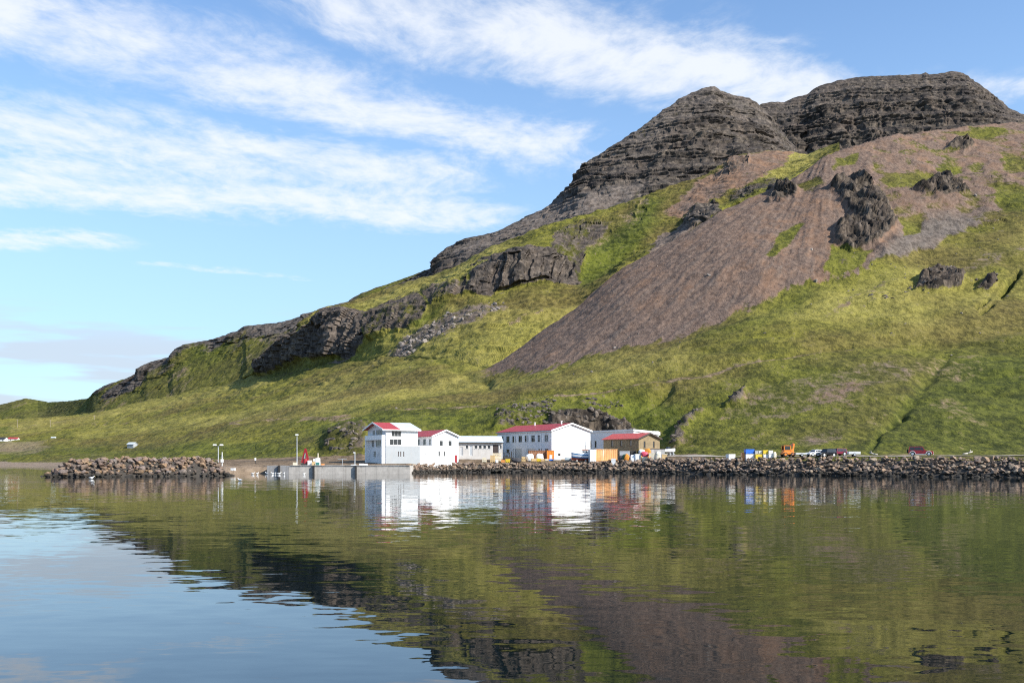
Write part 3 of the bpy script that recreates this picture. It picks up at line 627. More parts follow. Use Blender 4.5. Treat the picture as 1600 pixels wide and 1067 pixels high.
plain('road_gravel', (0.30, 0.265, 0.22), 0.95, vary=0.25, scale=0.7, bump=0.4)
plain('car_white', (0.78, 0.79, 0.80), 0.22, vary=0.02)
plain('car_black', (0.012, 0.013, 0.016), 0.15, vary=0.1)
plain('car_maroon', (0.16, 0.012, 0.035), 0.2, vary=0.08)
plain('car_red', (0.33, 0.018, 0.028), 0.22, vary=0.08)
plain('rim_metal', (0.72, 0.73, 0.74), 0.3, 0.3, vary=0.05)
plain('lamp_lens', (0.85, 0.85, 0.82), 0.15, vary=0.02)
plain('tail_red', (0.45, 0.02, 0.02), 0.25, vary=0.05)
plain('teal_roof', (0.55, 0.63, 0.66), 0.4, vary=0.06, scale=0.6)
m, t = mat('window_glass'); v_, _ = t.noise(t.node('ShaderNodeTexCoord').outputs['Object'], 0.9, 2)
t.put(t.bsdf.inputs['Base Color'], t.mix(v_, (0.012, 0.014, 0.018), (0.05, 0.055, 0.06))); t.bsdf.inputs['Roughness'].default_value = 0.06
def corrugated(name, c, dirt, pitch=0.25, axis=0):
    m = plain(name, c, 0.45, vary=0.12, scale=0.6, dirt=dirt); t = NT(m.node_tree); t.bsdf = m.node_tree.nodes['Principled BSDF']
    s = t.sep(t.node('ShaderNodeTexCoord').outputs['Object'])
    wv_ = t.math('SINE', t.math('MULTIPLY', s[axis], 2*math.pi/pitch)); b = t.node('ShaderNodeBump'); b.inputs[0].default_value = 0.6; b.inputs[1].default_value = 0.03
    t.put(b.inputs['Height'], wv_); t.l.new(b.outputs[0], t.bsdf.inputs['Normal']); return m
corrugated('red_roof', (0.37, 0.036, 0.034), ((0.26, 0.05, 0.04), 0.5), 0.3, 1)
corrugated('red_roof_x', (0.37, 0.036, 0.034), ((0.26, 0.05, 0.04), 0.5), 0.3, 0)
corrugated('red_shed_roof', (0.55, 0.085, 0.06), ((0.32, 0.09, 0.06), 0.5), 0.3, 1)
corrugated('grey_roof_x', (0.52, 0.56, 0.58), ((0.4, 0.4, 0.4), 0.4), 0.3, 0)
corrugated('iron_sheet', (0.42, 0.42, 0.41), ((0.27, 0.23, 0.20), 0.6), 0.3, 0)
def stone_mat(name, cols, wet):
    m, t = mat(name); g = t.node('ShaderNodeNewGeometry'); pos = g.outputs['Position']; oi = t.node('ShaderNodeObjectInfo')
    rp = t.node('ShaderNodeMath', operation='FRACT'); t.put(rp.inputs[0], t.math('ADD', g.outputs['Random Per Island'], oi.outputs['Random']))
    n3, _ = t.noise(pos, 2.2, 5, 0.65); n2, _ = t.noise(pos, 0.5, 3, 0.6)
    r = t.node('ShaderNodeValToRGB'); cr = r.color_ramp
    while len(cr.elements) < len(cols): cr.elements.new(0.5)
    for i, c in enumerate(cols): cr.elements[i].position = i/(len(cols)-1); cr.elements[i].color = (*c, 1)
    t.put(r.inputs[0], rp.outputs[0])
    c = t.mix(t.ss(n3, 0.35, 0.65), t.mix(1.0, r.outputs[0], (0.62, 0.62, 0.62), 'MULTIPLY'), t.mix(1.0, r.outputs[0], (1.25, 1.22, 1.2), 'MULTIPLY'))
    z = t.sep(pos)[2]; band_ = t.ss(t.math('ADD', z, t.math('MULTIPLY', t.math('SUBTRACT', n2, 0.5), 1.2)), wet, wet-0.55)
    c = t.mix(t.math('MULTIPLY', band_, 0.93), c, (0.017, 0.016, 0.012))            # seaweed and tide-wet stone
    t.put(t.bsdf.inputs['Base Color'], c); t.bsdf.inputs['Roughness'].default_value = 0.9
    b = t.node('ShaderNodeBump'); b.inputs[0].default_value = 0.6; b.inputs[1].default_value = 0.15; t.put(b.inputs['Height'], n3); t.l.new(b.outputs[0], t.bsdf.inputs['Normal'])
    return m
stone_mat('armour_stone', [(0.12,0.095,0.072),(0.23,0.16,0.105),(0.155,0.122,0.10),(0.30,0.205,0.13),(0.20,0.145,0.115),(0.30,0.24,0.17)], 1.15)
stone_mat('breakwater_stone', [(0.13,0.10,0.08),(0.24,0.155,0.09),(0.14,0.11,0.095),(0.25,0.165,0.09),(0.17,0.12,0.10),(0.20,0.17,0.145)], 0.95)
plain('rubble_core', (0.045, 0.038, 0.030), 0.95, vary=0.4)  # dark core paints shade into the gaps between the stones
stone_mat('boulder', [(0.13,0.11,0.10),(0.22,0.19,0.16),(0.16,0.14,0.125),(0.29,0.255,0.22)], -50)

# ---------------------------------------------------------------- rocks
def rock_data(seed, n=15):
    r = random.Random(seed); bm = bmesh.new()
    for _ in range(n):
        v = Vector((r.gauss(0,1), r.gauss(0,1), r.gauss(0,1))).normalized()*r.uniform(0.82, 1.08)
        bm.verts.new((v.x*0.5, v.y*0.5, v.z*0.5))
    bmesh.ops.convex_hull(bm, input=bm.verts); bmesh.ops.delete(bm, geom=[v for v in bm.verts if not v.link_faces], context='VERTS')
    bmesh.ops.recalc_face_normals(bm, faces=bm.faces)
    vs_ = np.array([v.co[:] for v in bm.verts]); bm.verts.index_update(); fs = [tuple(v.index for v in f.verts) for f in bm.faces]; bm.free()
    return vs_, fs
ROCKS = [rock_data(k) for k in range(14)]
def rock_meshes(mname):
    out = []
    for v, f in ROCKS:
        me = bpy.data.meshes.new('stone'); me.from_pydata(v.tolist(), [], f); me.materials.append(MATS[mname]); out.append(me)
    return out
def rock_pile(root, specs, mname, limit=300):
    """specs: (pos, size xyz, euler, shown size). The largest `limit` become single stones, the rest one rubble part."""
    specs = sorted(specs, key=lambda s: -s[3]); mm = rock_meshes(mname); r = random.Random(3)
    for p, sz, e, _ in specs[:limit]:
        o = bpy.data.objects.new('stone', r.choice(mm)); col.objects.link(o); o.parent = root
        o.location = p; o.scale = sz; o.rotation_euler = e
    V, Fc = [], []; k = 0
    for p, sz, e, _ in specs[limit:]:
        v, f = r.choice(ROCKS); M = np.array(Matrix.LocRotScale(Vector(p), Vector(e).to_tuple() and __import__('mathutils').Euler(e), Vector(sz)))
        V.append(v @ M[:3, :3].T+M[:3, 3]); Fc += [tuple(i+k for i in q) for q in f]; k += len(v)
    if V:
        me = bpy.data.meshes.new('rubble'); me.from_pydata(np.concatenate(V).tolist(), [], Fc); me.materials.append(MATS[mname])
        o = bpy.data.objects.new('rubble', me); col.objects.link(o); o.parent = root; o['kind'] = 'stuff'
def mound(root, path, halfw_front, halfw_back, mname, name='core'):
    """path: (x, y, ztop) crest points; a solid core under the stones"""
    b = MB(); pts = []
    for i, (x, y, z) in enumerate(path):
        j0, j1 = max(0, i-1), min(len(path)-1, i+1)
        d = Vector((path[j1][0]-path[j0][0], path[j1][1]-path[j0][1])).normalized(); nrm = Vector((d.y, -d.x))
        if nrm.y > 0: nrm = -nrm
        f = Vector((x, y))+nrm*halfw_front; k = Vector((x, y))-nrm*halfw_back
        pts.append([(f.x, f.y, -1.6), (x+nrm.x*.4, y+nrm.y*.4, z-.85), (x-nrm.x*1.2, y-nrm.y*1.2, z-.85), (k.x, k.y, -1.2)])
    for p, q in zip(pts[:-1], pts[1:]):
        for k in range(3): b.quad(p[k], q[k], q[k+1], p[k+1])
    return b.build(name, mname, root), pts
wall_path = [(622,238,1.7),(636,243,2.0),(655,250,2.5),(700,256,2.8),(760,258,2.5),(850,256.5,2.5),(920,253,2.8),(1000,247,3.5),(1050,239,3.65),(1100,229.5,3.8),(1150,223,3.85),(1200,217,3.85),(1300,209,3.85),(1400,201,3.9),(1500,194,3.95),(1600,188,3.95),(1700,182,4.0),(1840,173,4.0)]
wp = [(at_px(u, Yv), Yv, z) for u, Yv, z in wall_path]
def dense(path, step):
    out = []
    for (a, b) in zip(path[:-1], path[1:]):
        n = max(1, int(math.dist(a[:2], b[:2])/step))
        for i in range(n): t_ = i/n; out.append(tuple(a[k]*(1-t_)+b[k]*t_ for k in range(3)))
    out.append(path[-1]); return out
def armour(root, path, run, mname, smin, smax, rows, seed, limit=300, back=0):
    r = random.Random(seed); specs = []; dp = dense(path, 0.75)
    for i, (x, y, z) in enumerate(dp):
        j0, j1 = max(0, i-2), min(len(dp)-1, i+2)
        d = Vector((dp[j1][0]-dp[j0][0], dp[j1][1]-dp[j0][1])).normalized(); nrm = Vector((d.y, -d.x))
        if nrm.y > 0: nrm = -nrm
        for k in range(-back, rows):
            if r.random() < 0.18: continue
            t_ = (k+r.uniform(-.35, .35))/(rows-1)
            zz = (z-.35)*(1-max(t_, 0)) + (-0.9)*max(t_, 0)+r.uniform(-.22, .22)
            if k < 0: zz = z-.55+r.uniform(-.25, .2)
            off = run*t_ if k >= 0 else k*0.9
            px_, py_ = x+nrm.x*off+d.x*r.uniform(-.4, .4), y+nrm.y*off+d.y*r.uniform(-.4, .4)
            s = smin*.8+(smax*1.25-smin*.8)*r.random()**1.8
            sz = (s*r.uniform(.85, 1.35), s*r.uniform(.8, 1.2), s*r.uniform(.6, .95))
            specs.append(((px_, py_, zz), sz, (r.uniform(-.5, .5), r.uniform(-.5, .5), r.uniform(0, 6.28)), s*F/py_*(1 if -800 < (px_*F/py_) < 800 and zz > -0.3 else .2)))
    rock_pile(root, specs, mname, limit)
sw = thing('rock_seawall', 'long brown boulder seawall running from the white buildings to the right edge', 'seawall', (0, 0, 0))
mound(sw, wp, 6.6, 1.5, 'rubble_core'); armour(sw, wp, 6.2, 'armour_stone', 0.55, 1.2, 12, 5, back=1)
bw_path = [(62,191,-0.6),(78,192,.9),(98,193,2.4),(115,194,3.4),(160,196,3.6),(200,198,3.7),(260,201,3.75),(300,203,3.9),(325,205,3.85),(337,206,3.3),(344,207,2.4)]
bp = [(at_px(u, Yv), Yv, z) for u, Yv, z in bw_path]
bw = thing('rock_breakwater', 'rusty brown boulder breakwater reaching left into the water', 'breakwater', (0, 0, 0))
mound(bw, bp, 6.2, 6.2, 'rubble_core'); armour(bw, bp, 6.0, 'breakwater_stone', 0.65, 1.4, 11, 9, back=6)

# boulders fallen below the cliffs, and stones strewn over the slopes
def pick(UU, VV, u, y, vis):
    d = (UU-u)**2+(VV-y)**2+np.where(vis, 0, 1e6); return np.unravel_index(np.argmin(d), d.shape)
BVIS = np.zeros(BU.shape, bool); BVIS[6:-18] = True
def boulder_field(name, label, spots, sm, lim=10):
    V, Fc = [], []; k = 0; r = random.Random(21)
    from mathutils import Euler
    for p, s in spots:
        v, f = r.choice(ROCKS); M = np.array(Matrix.LocRotScale(p, Euler((r.uniform(-.6,.6), r.uniform(-.6,.6), r.uniform(0,6.28))), Vector((s*r.uniform(.8,1.4), s*r.uniform(.8,1.2), s*r.uniform(.7,1.1)))))
        V.append(v @ M[:3,:3].T+M[:3,3]); Fc += [tuple(i+k for i in q) for q in f]; k += len(v)
    me = bpy.data.meshes.new(name); me.from_pydata(np.concatenate(V).tolist(), [], Fc); me.materials.append(MATS['boulder'])
    o = bpy.data.objects.new(name, me); col.objects.link(o); o['kind'] = 'stuff'; o['label'] = label; o['category'] = 'boulders'
sub = (BU[6:-18:3, ::3], BV[6:-18:3, ::3], BX[6:-18:3, ::3], BY[6:-18:3, ::3], BZ[6:-18:3, ::3])
msk = inside(sub[0], sub[1], [(612,556),(640,525),(690,494),(740,476),(790,470),(780,484),(730,510),(680,532),(630,560)], 9)
msk = msk*(.75+.5*fbm(sub[2], sub[3], sub[4], 30, 2)); idx = np.argwhere(msk > 0.4); rs = np.random.default_rng(5); rs.shuffle(idx)
boulder_field('boulder_field', 'grey fallen boulders strewn below the columnar cliff', [(Vector((float(sub[2][tuple(i)]), float(sub[3][tuple(i)]), float(sub[4][tuple(i)])+.2)), float(1.0+4.2*rs.random()**3)) for i in idx if rs.random() < .30+.5*float(msk[tuple(i)]-.45)][:700], None)
sa = tuple(a[130:-18:4, ::4] for a in (AU, AV, AX, AY, AZ))
big = inside(sa[0], sa[1], [(780,575),(1060,380),(1300,240),(1620,190),(1620,440),(1300,480),(1000,545)], 10)*0.5+inside(sa[0], sa[1], [(1330,450),(1500,300),(1600,280),(1600,400),(1400,470)], 10)
pr = rs.random(big.shape) < big*0.045
idx = np.argwhere(pr)
boulder_field('scree_stones', 'loose stones scattered across the purple scree slope', [(Vector((float(sa[2][tuple(i)]), float(sa[3][tuple(i)]), float(sa[4][tuple(i)])+.1)), float(rs.uniform(0.6, 1.0)*(2.4 if rs.random() < .07 else 1))) for i in idx], None)
pr = (rs.random(big.shape) < 0.0035) & (big < .2) & (sa[3] < 700)
boulder_field('hillside_stones', 'pale stones dotted over the green hillside', [(Vector((float(sa[2][tuple(i)]), float(sa[3][tuple(i)]), float(sa[4][tuple(i)])+.1)), float(rs.uniform(0.5, 1.3))) for i in np.argwhere(pr)], None)

# ---------------------------------------------------------------- crags standing out of the scree
from mathutils import Euler
def blocks(name, items, mname):
    """items: (centre, size xyz, euler) -> one mesh of angular blocks"""
    V, Fc = [], []; k = 0; r = random.Random(77)
    for p, s, e in items:
        v, f = r.choice(ROCKS); M = np.array(Matrix.LocRotScale(Vector(p), Euler(e), Vector(s)))
        V.append(v @ M[:3,:3].T+M[:3,3]); Fc += [tuple(i+k for i in q) for q in f]; k += len(v)
    me = bpy.data.meshes.new(name); me.from_pydata(np.concatenate(V).tolist(), [], Fc); me.materials.append(MATS[mname])
    o = bpy.data.objects.new(name, me); col.objects.link(o); return o
m, t = mat('crag_rock'); pos = t.node('ShaderNodeNewGeometry').outputs['Position']
n3, _ = t.noise(pos, 0.35, 6, 0.68); n2, _ = t.noise(t.scale(pos, (1, 1, .4)), 0.12, 4, 0.6)
c = t.mix(t.ss(n3, 0.34, 0.68), (0.030, 0.025, 0.022), (0.165, 0.135, 0.108)); c = t.mix(t.math('MULTIPLY', t.ss(n2, 0.50, 0.66), .5), c, (0.24, 0.19, 0.145))
t.put(t.bsdf.inputs['Base Color'], c); t.bsdf.inputs['Roughness'].default_value = 0.95
b = t.node('ShaderNodeBump'); b.inputs[0].default_value = 1.0; b.inputs[1].default_value = 1.4; t.put(b.inputs['Height'], n3); t.l.new(b.outputs[0], t.bsdf.inputs['Normal'])
# joints and pillars of the cliff bands
def pillars(name, GX, GY, GZ, mask, n, wmin, wmax, hmin, hmax, seed, lo=.55):
    r = random.Random(seed); idx = np.argwhere(mask > lo); rs_ = np.random.default_rng(seed); rs_.shuffle(idx); it = []
    for i in idx[:n]:
        i = tuple(i); w_ = r.uniform(wmin, wmax); h_ = r.uniform(hmin, hmax)*(.6+.4*float(mask[i]))
        it.append(((float(GX[i]), float(GY[i])+w_*.12, float(GZ[i])-h_*.22), (w_*1.15, w_*1.15, h_), (r.uniform(-.10,.10), r.uniform(-.10,.10), r.uniform(0,6.28))))
    o = blocks(name, it, 'crag_rock'); o['kind'] = 'structure'
pillars('bank_rocks', AX[60:230], AY[60:230], AZ[60:230], AROCK[60:230], 420, .8, 2.6, 1.0, 4.0, 4, .3)
# ---------------------------------------------------------------- tracks
def ribbon(name, pts, wd, mname, lift):
    b = MB(); P = [on_hill(u, y) if Yv is None else Vector((at_px(u, Yv), Yv, ground_z(at_px(u, Yv), Yv))) for u, y, Yv in pts]
    D = []
    for a, c in zip(P[:-1], P[1:]):
        for i in range(8): D.append(a.lerp(c, i/8))
    D.append(P[-1]); prev = None
    for i, p in enumerate(D):
        d = (D[min(i+1, len(D)-1)]-D[max(i-1, 0)]); d.z = 0; d.normalize(); s = Vector((-d.y, d.x, 0))*wd*.5
        q = []
        for k in (-1, -.5, 0, .5, 1): e = p+s*k; q.append((e.x, e.y, max(ground_z(e.x, e.y), p.z-.3)+lift))
        if prev:
            for k in range(4): b.quad(prev[k], q[k], q[k+1], prev[k+1])
        prev = q
    o = b.build(name, mname, None, smooth=True); o['kind'] = 'structure'
ribbon('gravel_road', [(1036,0,266),(1058,0,262),(1080,0,255),(1098,0,246),(1130,0,236),(1200,0,228),(1300,0,217.5),(1420,0,208),(1600,0,198),(1800,0,186)], 6.5, 'road_gravel', 0.12)

# ================================================================ buildings
AX_B = math.atan2(0.52, 0.86)          # all the buildings stand at the same angle to the quay
def wall_face(b, p0, ux, nrm, L, z0, z1, holes, depth=0.16):
    """wall quad strip from p0 along ux, with real openings and reveals; holes (s0,s1,h0,h1)"""
    p0 = Vector(p0); ux = Vector(ux); nr = Vector(nrm)
    xs = sorted({0, L, *[h[0] for h in holes], *[h[1] for h in holes]}); zs = sorted({z0, z1, *[h[2] for h in holes], *[h[3] for h in holes]})
    def P(s, z, d=0): q = p0+ux*s-nr*d; return (q.x, q.y, z)
    for i in range(len(xs)-1):
        for j in range(len(zs)-1):
            cs, cz = (xs[i]+xs[i+1])/2, (zs[j]+zs[j+1])/2
            if any(h[0] < cs < h[1] and h[2] < cz < h[3] for h in holes): continue
            b.quad(P(xs[i], zs[j]), P(xs[i+1], zs[j]), P(xs[i+1], zs[j+1]), P(xs[i], zs[j+1]))
    for a, c, d0, e in holes:
        b.quad(P(a, d0), P(c, d0), P(c, d0, depth), P(a, d0, depth)); b.quad(P(a, e), P(a, e, depth), P(c, e, depth), P(c, e))
        b.quad(P(a, d0), P(a, d0, depth), P(a, e, depth), P(a, e)); b.quad(P(c, d0), P(c, e), P(c, e, depth), P(c, d0, depth))
_wc = {}
def window(parent, p0, ux, nrm, h, kind='window', frame='frame_paint', split=1, depth=0.16, pane='window_glass'):
    w_, hh = h[1]-h[0], h[3]-h[2]; key = (round(w_, 2), round(hh, 2), kind, frame, split, pane)
    if key not in _wc:
        f = MB(); e = min(0.07, w_*.12)
        f.box(0, w_, -.05, .05, 0, e); f.box(0, w_, -.05, .05, hh-e, hh); f.box(0, e, -.05, .05, e, hh-e); f.box(w_-e, w_, -.05, .05, e, hh-e)
        for k in range(1, split): f.box(w_*k/split-e*.4, w_*k/split+e*.4, -.045, .045, e, hh-e)
        if kind == 'window': f.box(-.06, w_+.06, -.22, -.052, -.06, 0)
        g = MB(); g.box(e*.5, w_-e*.5, .0, .03, e*.5, hh-e*.5)
        _wc[key] = (f.mesh(kind, frame), g.mesh('pane' if kind == 'window' else 'panel', pane))
    fm, gm = _wc[key]; ux = Vector(ux); nr = Vector(nrm)
    o = bpy.data.objects.new(kind, fm); col.objects.link(o); o.parent = parent
    p = Vector(p0)+ux*h[0]-nr*(depth-.055)
    o.location = (p.x, p.y, h[2]); o.rotation_euler = (0, 0, math.atan2(ux.y, ux.x))
    q = bpy.data.objects.new('pane' if kind == 'window' else 'panel', gm); col.objects.link(q); q.parent = o
    return o
def facade(parent, name, wmat, p0, ux, nrm, L, z0, z1, wins=(), doors=(), gable=None, frame='frame_paint', doorm='dark_frame', split=2):
    b = MB(); holes = list(wins)+[d[:4] for d in doors]
    wall_face(b, p0, ux, nrm, L, z0, z1, holes)
    if gable: q = Vector(p0); u_ = Vector(ux); b.quad((q.x, q.y, z1), tuple((q+u_*L).xy)+(z1,), tuple((q+u_*L*gable[1]).xy)+(gable[0],))
    o = b.build(name, wmat, parent)
    for h in wins: window(parent, p0, ux, nrm, h, frame=frame, split=split)
    for d in doors: window(parent, p0, ux, nrm, d[:4], kind=d[4] if len(d) > 4 else 'door', frame='frame_paint', pane=d[5] if len(d) > 5 else doorm)
    return o
def gable_roof(parent, axis, a0, a1, w0, w1, ze, zr, mname, over=0.45, th=0.14, mid=None):
    """two slabs; axis = ridge direction; returns roof part"""
    b = MB(); m_ = (w0+w1)/2 if mid is None else mid; sl = (zr-ze)/(m_-w0)
    for sgn, wE in ((1, w0), (-1, w1)):
        e = wE-over*sgn; zeE = ze-over*sl*1.0
        poly = [(e, zeE+.02), (m_, zr+.02), (m_, zr+.02+th), (e, zeE+.02+th)]
        b.prism(poly, a0-over, a1+over, 'x' if axis == 'x' else 'y')
    return b.build('roof', mname, parent)
X1, Y1, NX, NY = (1, 0, 0), (0, 1, 0), (-1, 0, 0), (0, -1, 0)

# --- tall house and its wing at the quay
o0 = Vector((at_px(603, 245), 245, 0))
hb = thing('harbour_house', 'white three storey house with balcony and low red roofed wing beside the quay', 'house', (o0.x, o0.y, 2.35), AX_B)
W, L = 8.6, 11.2; B0 = -1.0; T = 2.35
ze, zr = 10.75-T, 12.35-T
facade(hb, 'gable_wall', 'shade_grey_paint', (0, L, 0), (0, -1, 0), NX, L, B0, ze, gable=(zr, 0.5),
       wins=[(3.6,5.2,1.5,3.0),(2.4,4.0,4.0,5.7),(5.0,8.8,4.0,5.7),(3.0,4.6,6.95,8.2),(5.2,9.0,6.95,8.3)], doors=[(6.2,6.5,1.4,2.8,'slot','dark_frame'),(6.9,7.2,1.4,2.8,'slot','dark_frame')], split=3)
facade(hb, 'street_wall', 'white_paint', (0, 0, 0), X1, NY, W, 4.25, ze, wins=[(1.5,4.1,6.55,8.1),(1.0,4.2,4.45,5.95)], split=3)
b = MB(); b.quad((0, L, B0), (W, L, B0), (W, L, ze), (0, L, ze)); b.quad((W, 0, B0), (W, 0, ze), (W, L, ze), (W, L, B0)); b.quad((W, 0, ze), (W, L*.5, zr), (W, L, ze)); b.build('rear_wall', 'white_paint', hb)
# balcony on the gable
b = MB(); b.box(-1.0, -.004, .2, L-.4, 5.75, 5.95); b.build('balcony_floor', 'white_trim', hb)
b = MB(); b.box(-1.0, -.9, .2, L-.4, 5.95, 6.9); b.box(-.9, -.004, .2, .3, 5.95, 6.9); b.box(-.9, -.004, L-.5, L-.4, 5.95, 6.9); b.build('balustrade', 'white_trim', hb)
for yy_ in (.45, L-.65):
    b = MB(); b.box(-.98, -.004, yy_-.22, yy_+.22, B0, 5.75); b.build('balcony_post', 'white_trim', hb)
# roof: red at the gable end, grey sheets behind
def slab_roof_x(parent, x0, x1, mname, ov0, ov1):
    b = MB(); sl = (zr-ze)/(L/2)
    for e, sg in ((0, 1), (L, -1)):
        ee = e-.6*sg; zz = ze-.6*sl
        b.prism([(ee, zz+.02), (L/2, zr+.02), (L/2, zr+.17), (ee, zz+.17)], x0-ov0, x1+ov1, 'x')
    return b.build('roof', mname, parent)
slab_roof_x(hb, 0, 3.5, 'red_roof_x', 1.15, -.002); slab_roof_x(hb, 3.5, W, 'grey_roof_x', 0, .6)
b = MB(); sl = (zr-ze)/(L/2)
for e, sg in ((0, 1), (L, -1)):
    ee = e-.65*sg; zz = ze-.65*sl; b.prism([(ee, zz-.12), (L/2, zr-.12), (L/2, zr+.22), (ee, zz+.22)], -1.23, -1.153, 'x')
b.box(-1.15, W+.6, -.72, -.604, ze-.42, ze-.12); b.build('fascia', 'white_trim', hb)
# podium: grey left half, white right half
PL = 15.9; zt = 4.25
facade(hb, 'ground_floor_wall', 'grey_paint', (0, 0, 0), X1, NY, 9.2, B0, zt, doors=[(3.2,3.5,1.6,2.9,'slot','dark_frame'),(3.8,4.1,1.6,2.9,'slot','dark_frame'),(4.6,4.9,1.6,2.9,'slot','dark_frame')], wins=[])
facade(hb, 'annex_wall', 'white_paint', (9.2, 0, 0), X1, NY, PL-9.2, B0, zt, wins=[(5.1,5.6,1.7,3.0)], doors=[(1.4,1.6,2.2,2.4,'vent','dark_frame'),(2.3,2.5,2.2,2.4,'vent','dark_frame')], split=1)
b = MB(); b.quad((PL, 0, B0), (PL, 5, B0), (PL, 5, zt), (PL, 0, zt)); b.build('annex_side_wall', 'white_paint', hb)
b = MB(); b.box(-.05+.06, PL+.05, -.06, 5.0, zt, zt+.14); b.build('terrace', 'shade_grey_paint', hb)
# wing: gable faces right, windows face left
wx0 = 13.2; wy0 = 1.1; WW = 7.4; WL = 17.0; wze, wzr = 6.85, 8.35
wroot = hb
facade(wroot, 'wing_gable', 'white_paint', (wx0, wy0, 0), X1, NY, WW, B0, wze, gable=(wzr, .5), wins=[(2.0,3.0,4.35,5.7),(4.5,5.5,4.35,5.7),(2.7,3.7,1.7,3.0)], doors=[(6.3,7.1,0,2.1,'door','crane_red')], split=1)
facade(wroot, 'wing_wall', 'white_paint', (wx0, wy0+WL, 0), (0, -1, 0), NX, WL, zt+.15, wze, wins=[(1.0+k*3.55, 2.55+k*3.55, 4.6, 6.2) for k in range(4)]+[(15.0,16.0,4.6,6.2)], split=1)
b = MB(); b.quad((wx0+WW, wy0, B0), (wx0+WW, wy0+WL, B0), (wx0+WW, wy0+WL, wze), (wx0+WW, wy0, wze)); b.quad((wx0, wy0+WL, B0), (wx0, wy0+WL, wze), (wx0+WW*.5, wy0+WL, wzr), (wx0+WW, wy0+WL, wze), (wx0+WW, wy0+WL, B0)); b.build('wing_rear', 'white_paint', wroot)
gable_roof(wroot, 'y', wy0, wy0+WL, wx0, wx0+WW, wze, wzr, 'red_roof', over=.4)
b = MB(); sl = (wzr-wze)/(WW/2)
for e, sg in ((wx0, 1), (wx0+WW, -1)): b.prism([(e-.42*sg, wze-.42*sl-.16), (wx0+WW/2, wzr-.16), (wx0+WW/2, wzr+.19), (e-.42*sg, wze-.42*sl+.19)], wy0-.5, wy0-.403, 'y')
b.build('barge_board', 'white_trim', wroot)

# --- low workshop with the pale blue roof
o1 = Vector((at_px(716, 274), 274, 0)); TZ = 4.0
ws = thing('workshop', 'low beige workshop with pale blue roof and big dark doorway between the white buildings', 'workshop', (o1.x, o1.y, TZ), R(7))
WL_ = 12.2; wz = 4.05
ws_w = [(2.0+k*0, 2.9, 2.2, 3.2) for k in range(1)]+[(4.4,5.2,2.2,3.2),(5.6,6.4,2.2,3.2),(6.8,7.6,2.2,3.2),(8.0,8.8,2.2,3.2),(11.4,11.9,2.2,3.2)]
ws_d = [(.5,1.3,.3,2.7,'door','grey_plastic'),(3.1,3.9,.3,3.2,'door','galvanised'),(9.4,11.1,.2,3.4,'doorway','dark_frame')]
facade(ws, 'front_wall', 'beige_render', (0, 0, 0), X1, NY, WL_, -1.5, wz, wins=[(2.0,2.7,2.2,3.2)]+ws_w[1:], doors=ws_d, split=1)
b = MB(); b.quad((0,0,-1.5),(0,7,-1.5),(0,7,wz),(0,0,wz)); b.quad((WL_,0,-1.5),(WL_,0,wz),(WL_,7,wz),(WL_,7,-1.5)); b.quad((0,7,-1.5),(WL_,7,-1.5),(WL_,7,wz),(0,7,wz)); b.build('side_walls', 'beige_render', ws)
b = MB(); b.prism([(-.5, wz-.05), (5.0, wz+1.75), (7.6, wz+1.1), (7.6, wz+.95), (5.0, wz+1.58), (-.5, wz-.2)], -.5, WL_+.2, 'x'); b.build('roof', 'teal_roof', ws)
b = MB(); b.box(-.5, WL_+.2, -.62, -.504, wz-.28, wz-.04); b.build('gutter', 'dark_steel', ws)

# --- fish factory
o2 = Vector((at_px(862, 267), 267, 0)); TF = 3.3
ff = thing('fish_factory', 'large white two storey building with red roof and bare bright gable', 'building', (o2.x, o2.y, TF), AX_B)
W, L = 12.6, 28.5; ze, zr = 11.05-TF, 12.95-TF
s_of = lambda k: L-1.0-k
wv = []
for k in range(8):
    s0 = 1.5+k*3.35; wv.append((s0, s0+1.85, 4.75, 6.6))
wv += [(1.6,3.3,1.7,2.9),(5.0,6.6,1.7,2.9),(21.9,23.6,1.9,2.9),(25.2,26.9,1.9,2.9)]
facade(ff, 'long_wall', 'shade_grey_paint', (0, L, 0), (0, -1, 0), NX, L, -2, ze, wins=wv, doors=[(8.6,13.3,-.2,3.0,'roller_door','galvanised'),(15.6,20.2,-.2,3.0,'roller_door','galvanised')], split=2)
b = MB()
for s0 in (2.55, 7.7, 14.3, 21.2): b.box(-.10, -.004, L-s0-2.0-.18, L-s0-2.0+.18, -2, ze-.35)
b.build('pilasters', 'white_trim', ff)
b = MB()
for k in range(9):
    s0 = 1.6+k*3.35-1.35; 
    if k: b.box(-.06, -.003, L-s0-1.0, L-s0-.2, 4.8, 6.7)
b.build('wall_panels', 'white_trim', ff)
facade(ff, 'gable_wall', 'white_paint', (0, 0, 0), X1, NY, W, -2, ze, gable=(zr, .5), wins=[(2.0,2.9,.9,1.6)], doors=[(1.9,3.0,1.85,2.05,'lamp','steel')], split=1)
b = MB(); b.quad((W,0,-2),(W,L,-2),(W,L,ze),(W,0,ze)); b.quad((0,L,-2),(0,L,ze),(W/2,L,zr),(W,L,ze),(W,L,-2)); b.build('rear_wall', 'white_paint', ff)
gable_roof(ff, 'y', 0, L, 0, W, ze, zr, 'red_roof', over=.35)
b = MB(); sl = (zr-ze)/(W/2)
for e, sg in ((0, 1), (W, -1)): b.prism([(e-.38*sg, ze-.38*sl-.2), (W/2, zr-.2), (W/2, zr+.2), (e-.38*sg, ze-.38*sl+.2)], -.5, -.353, 'y')
b.build('barge_board', 'white_trim', ff)
b = MB(); b.box(-.52, -.362, -.35, L+.35, ze-.33, ze-.12); b.build('gutter', 'galvanised', ff)
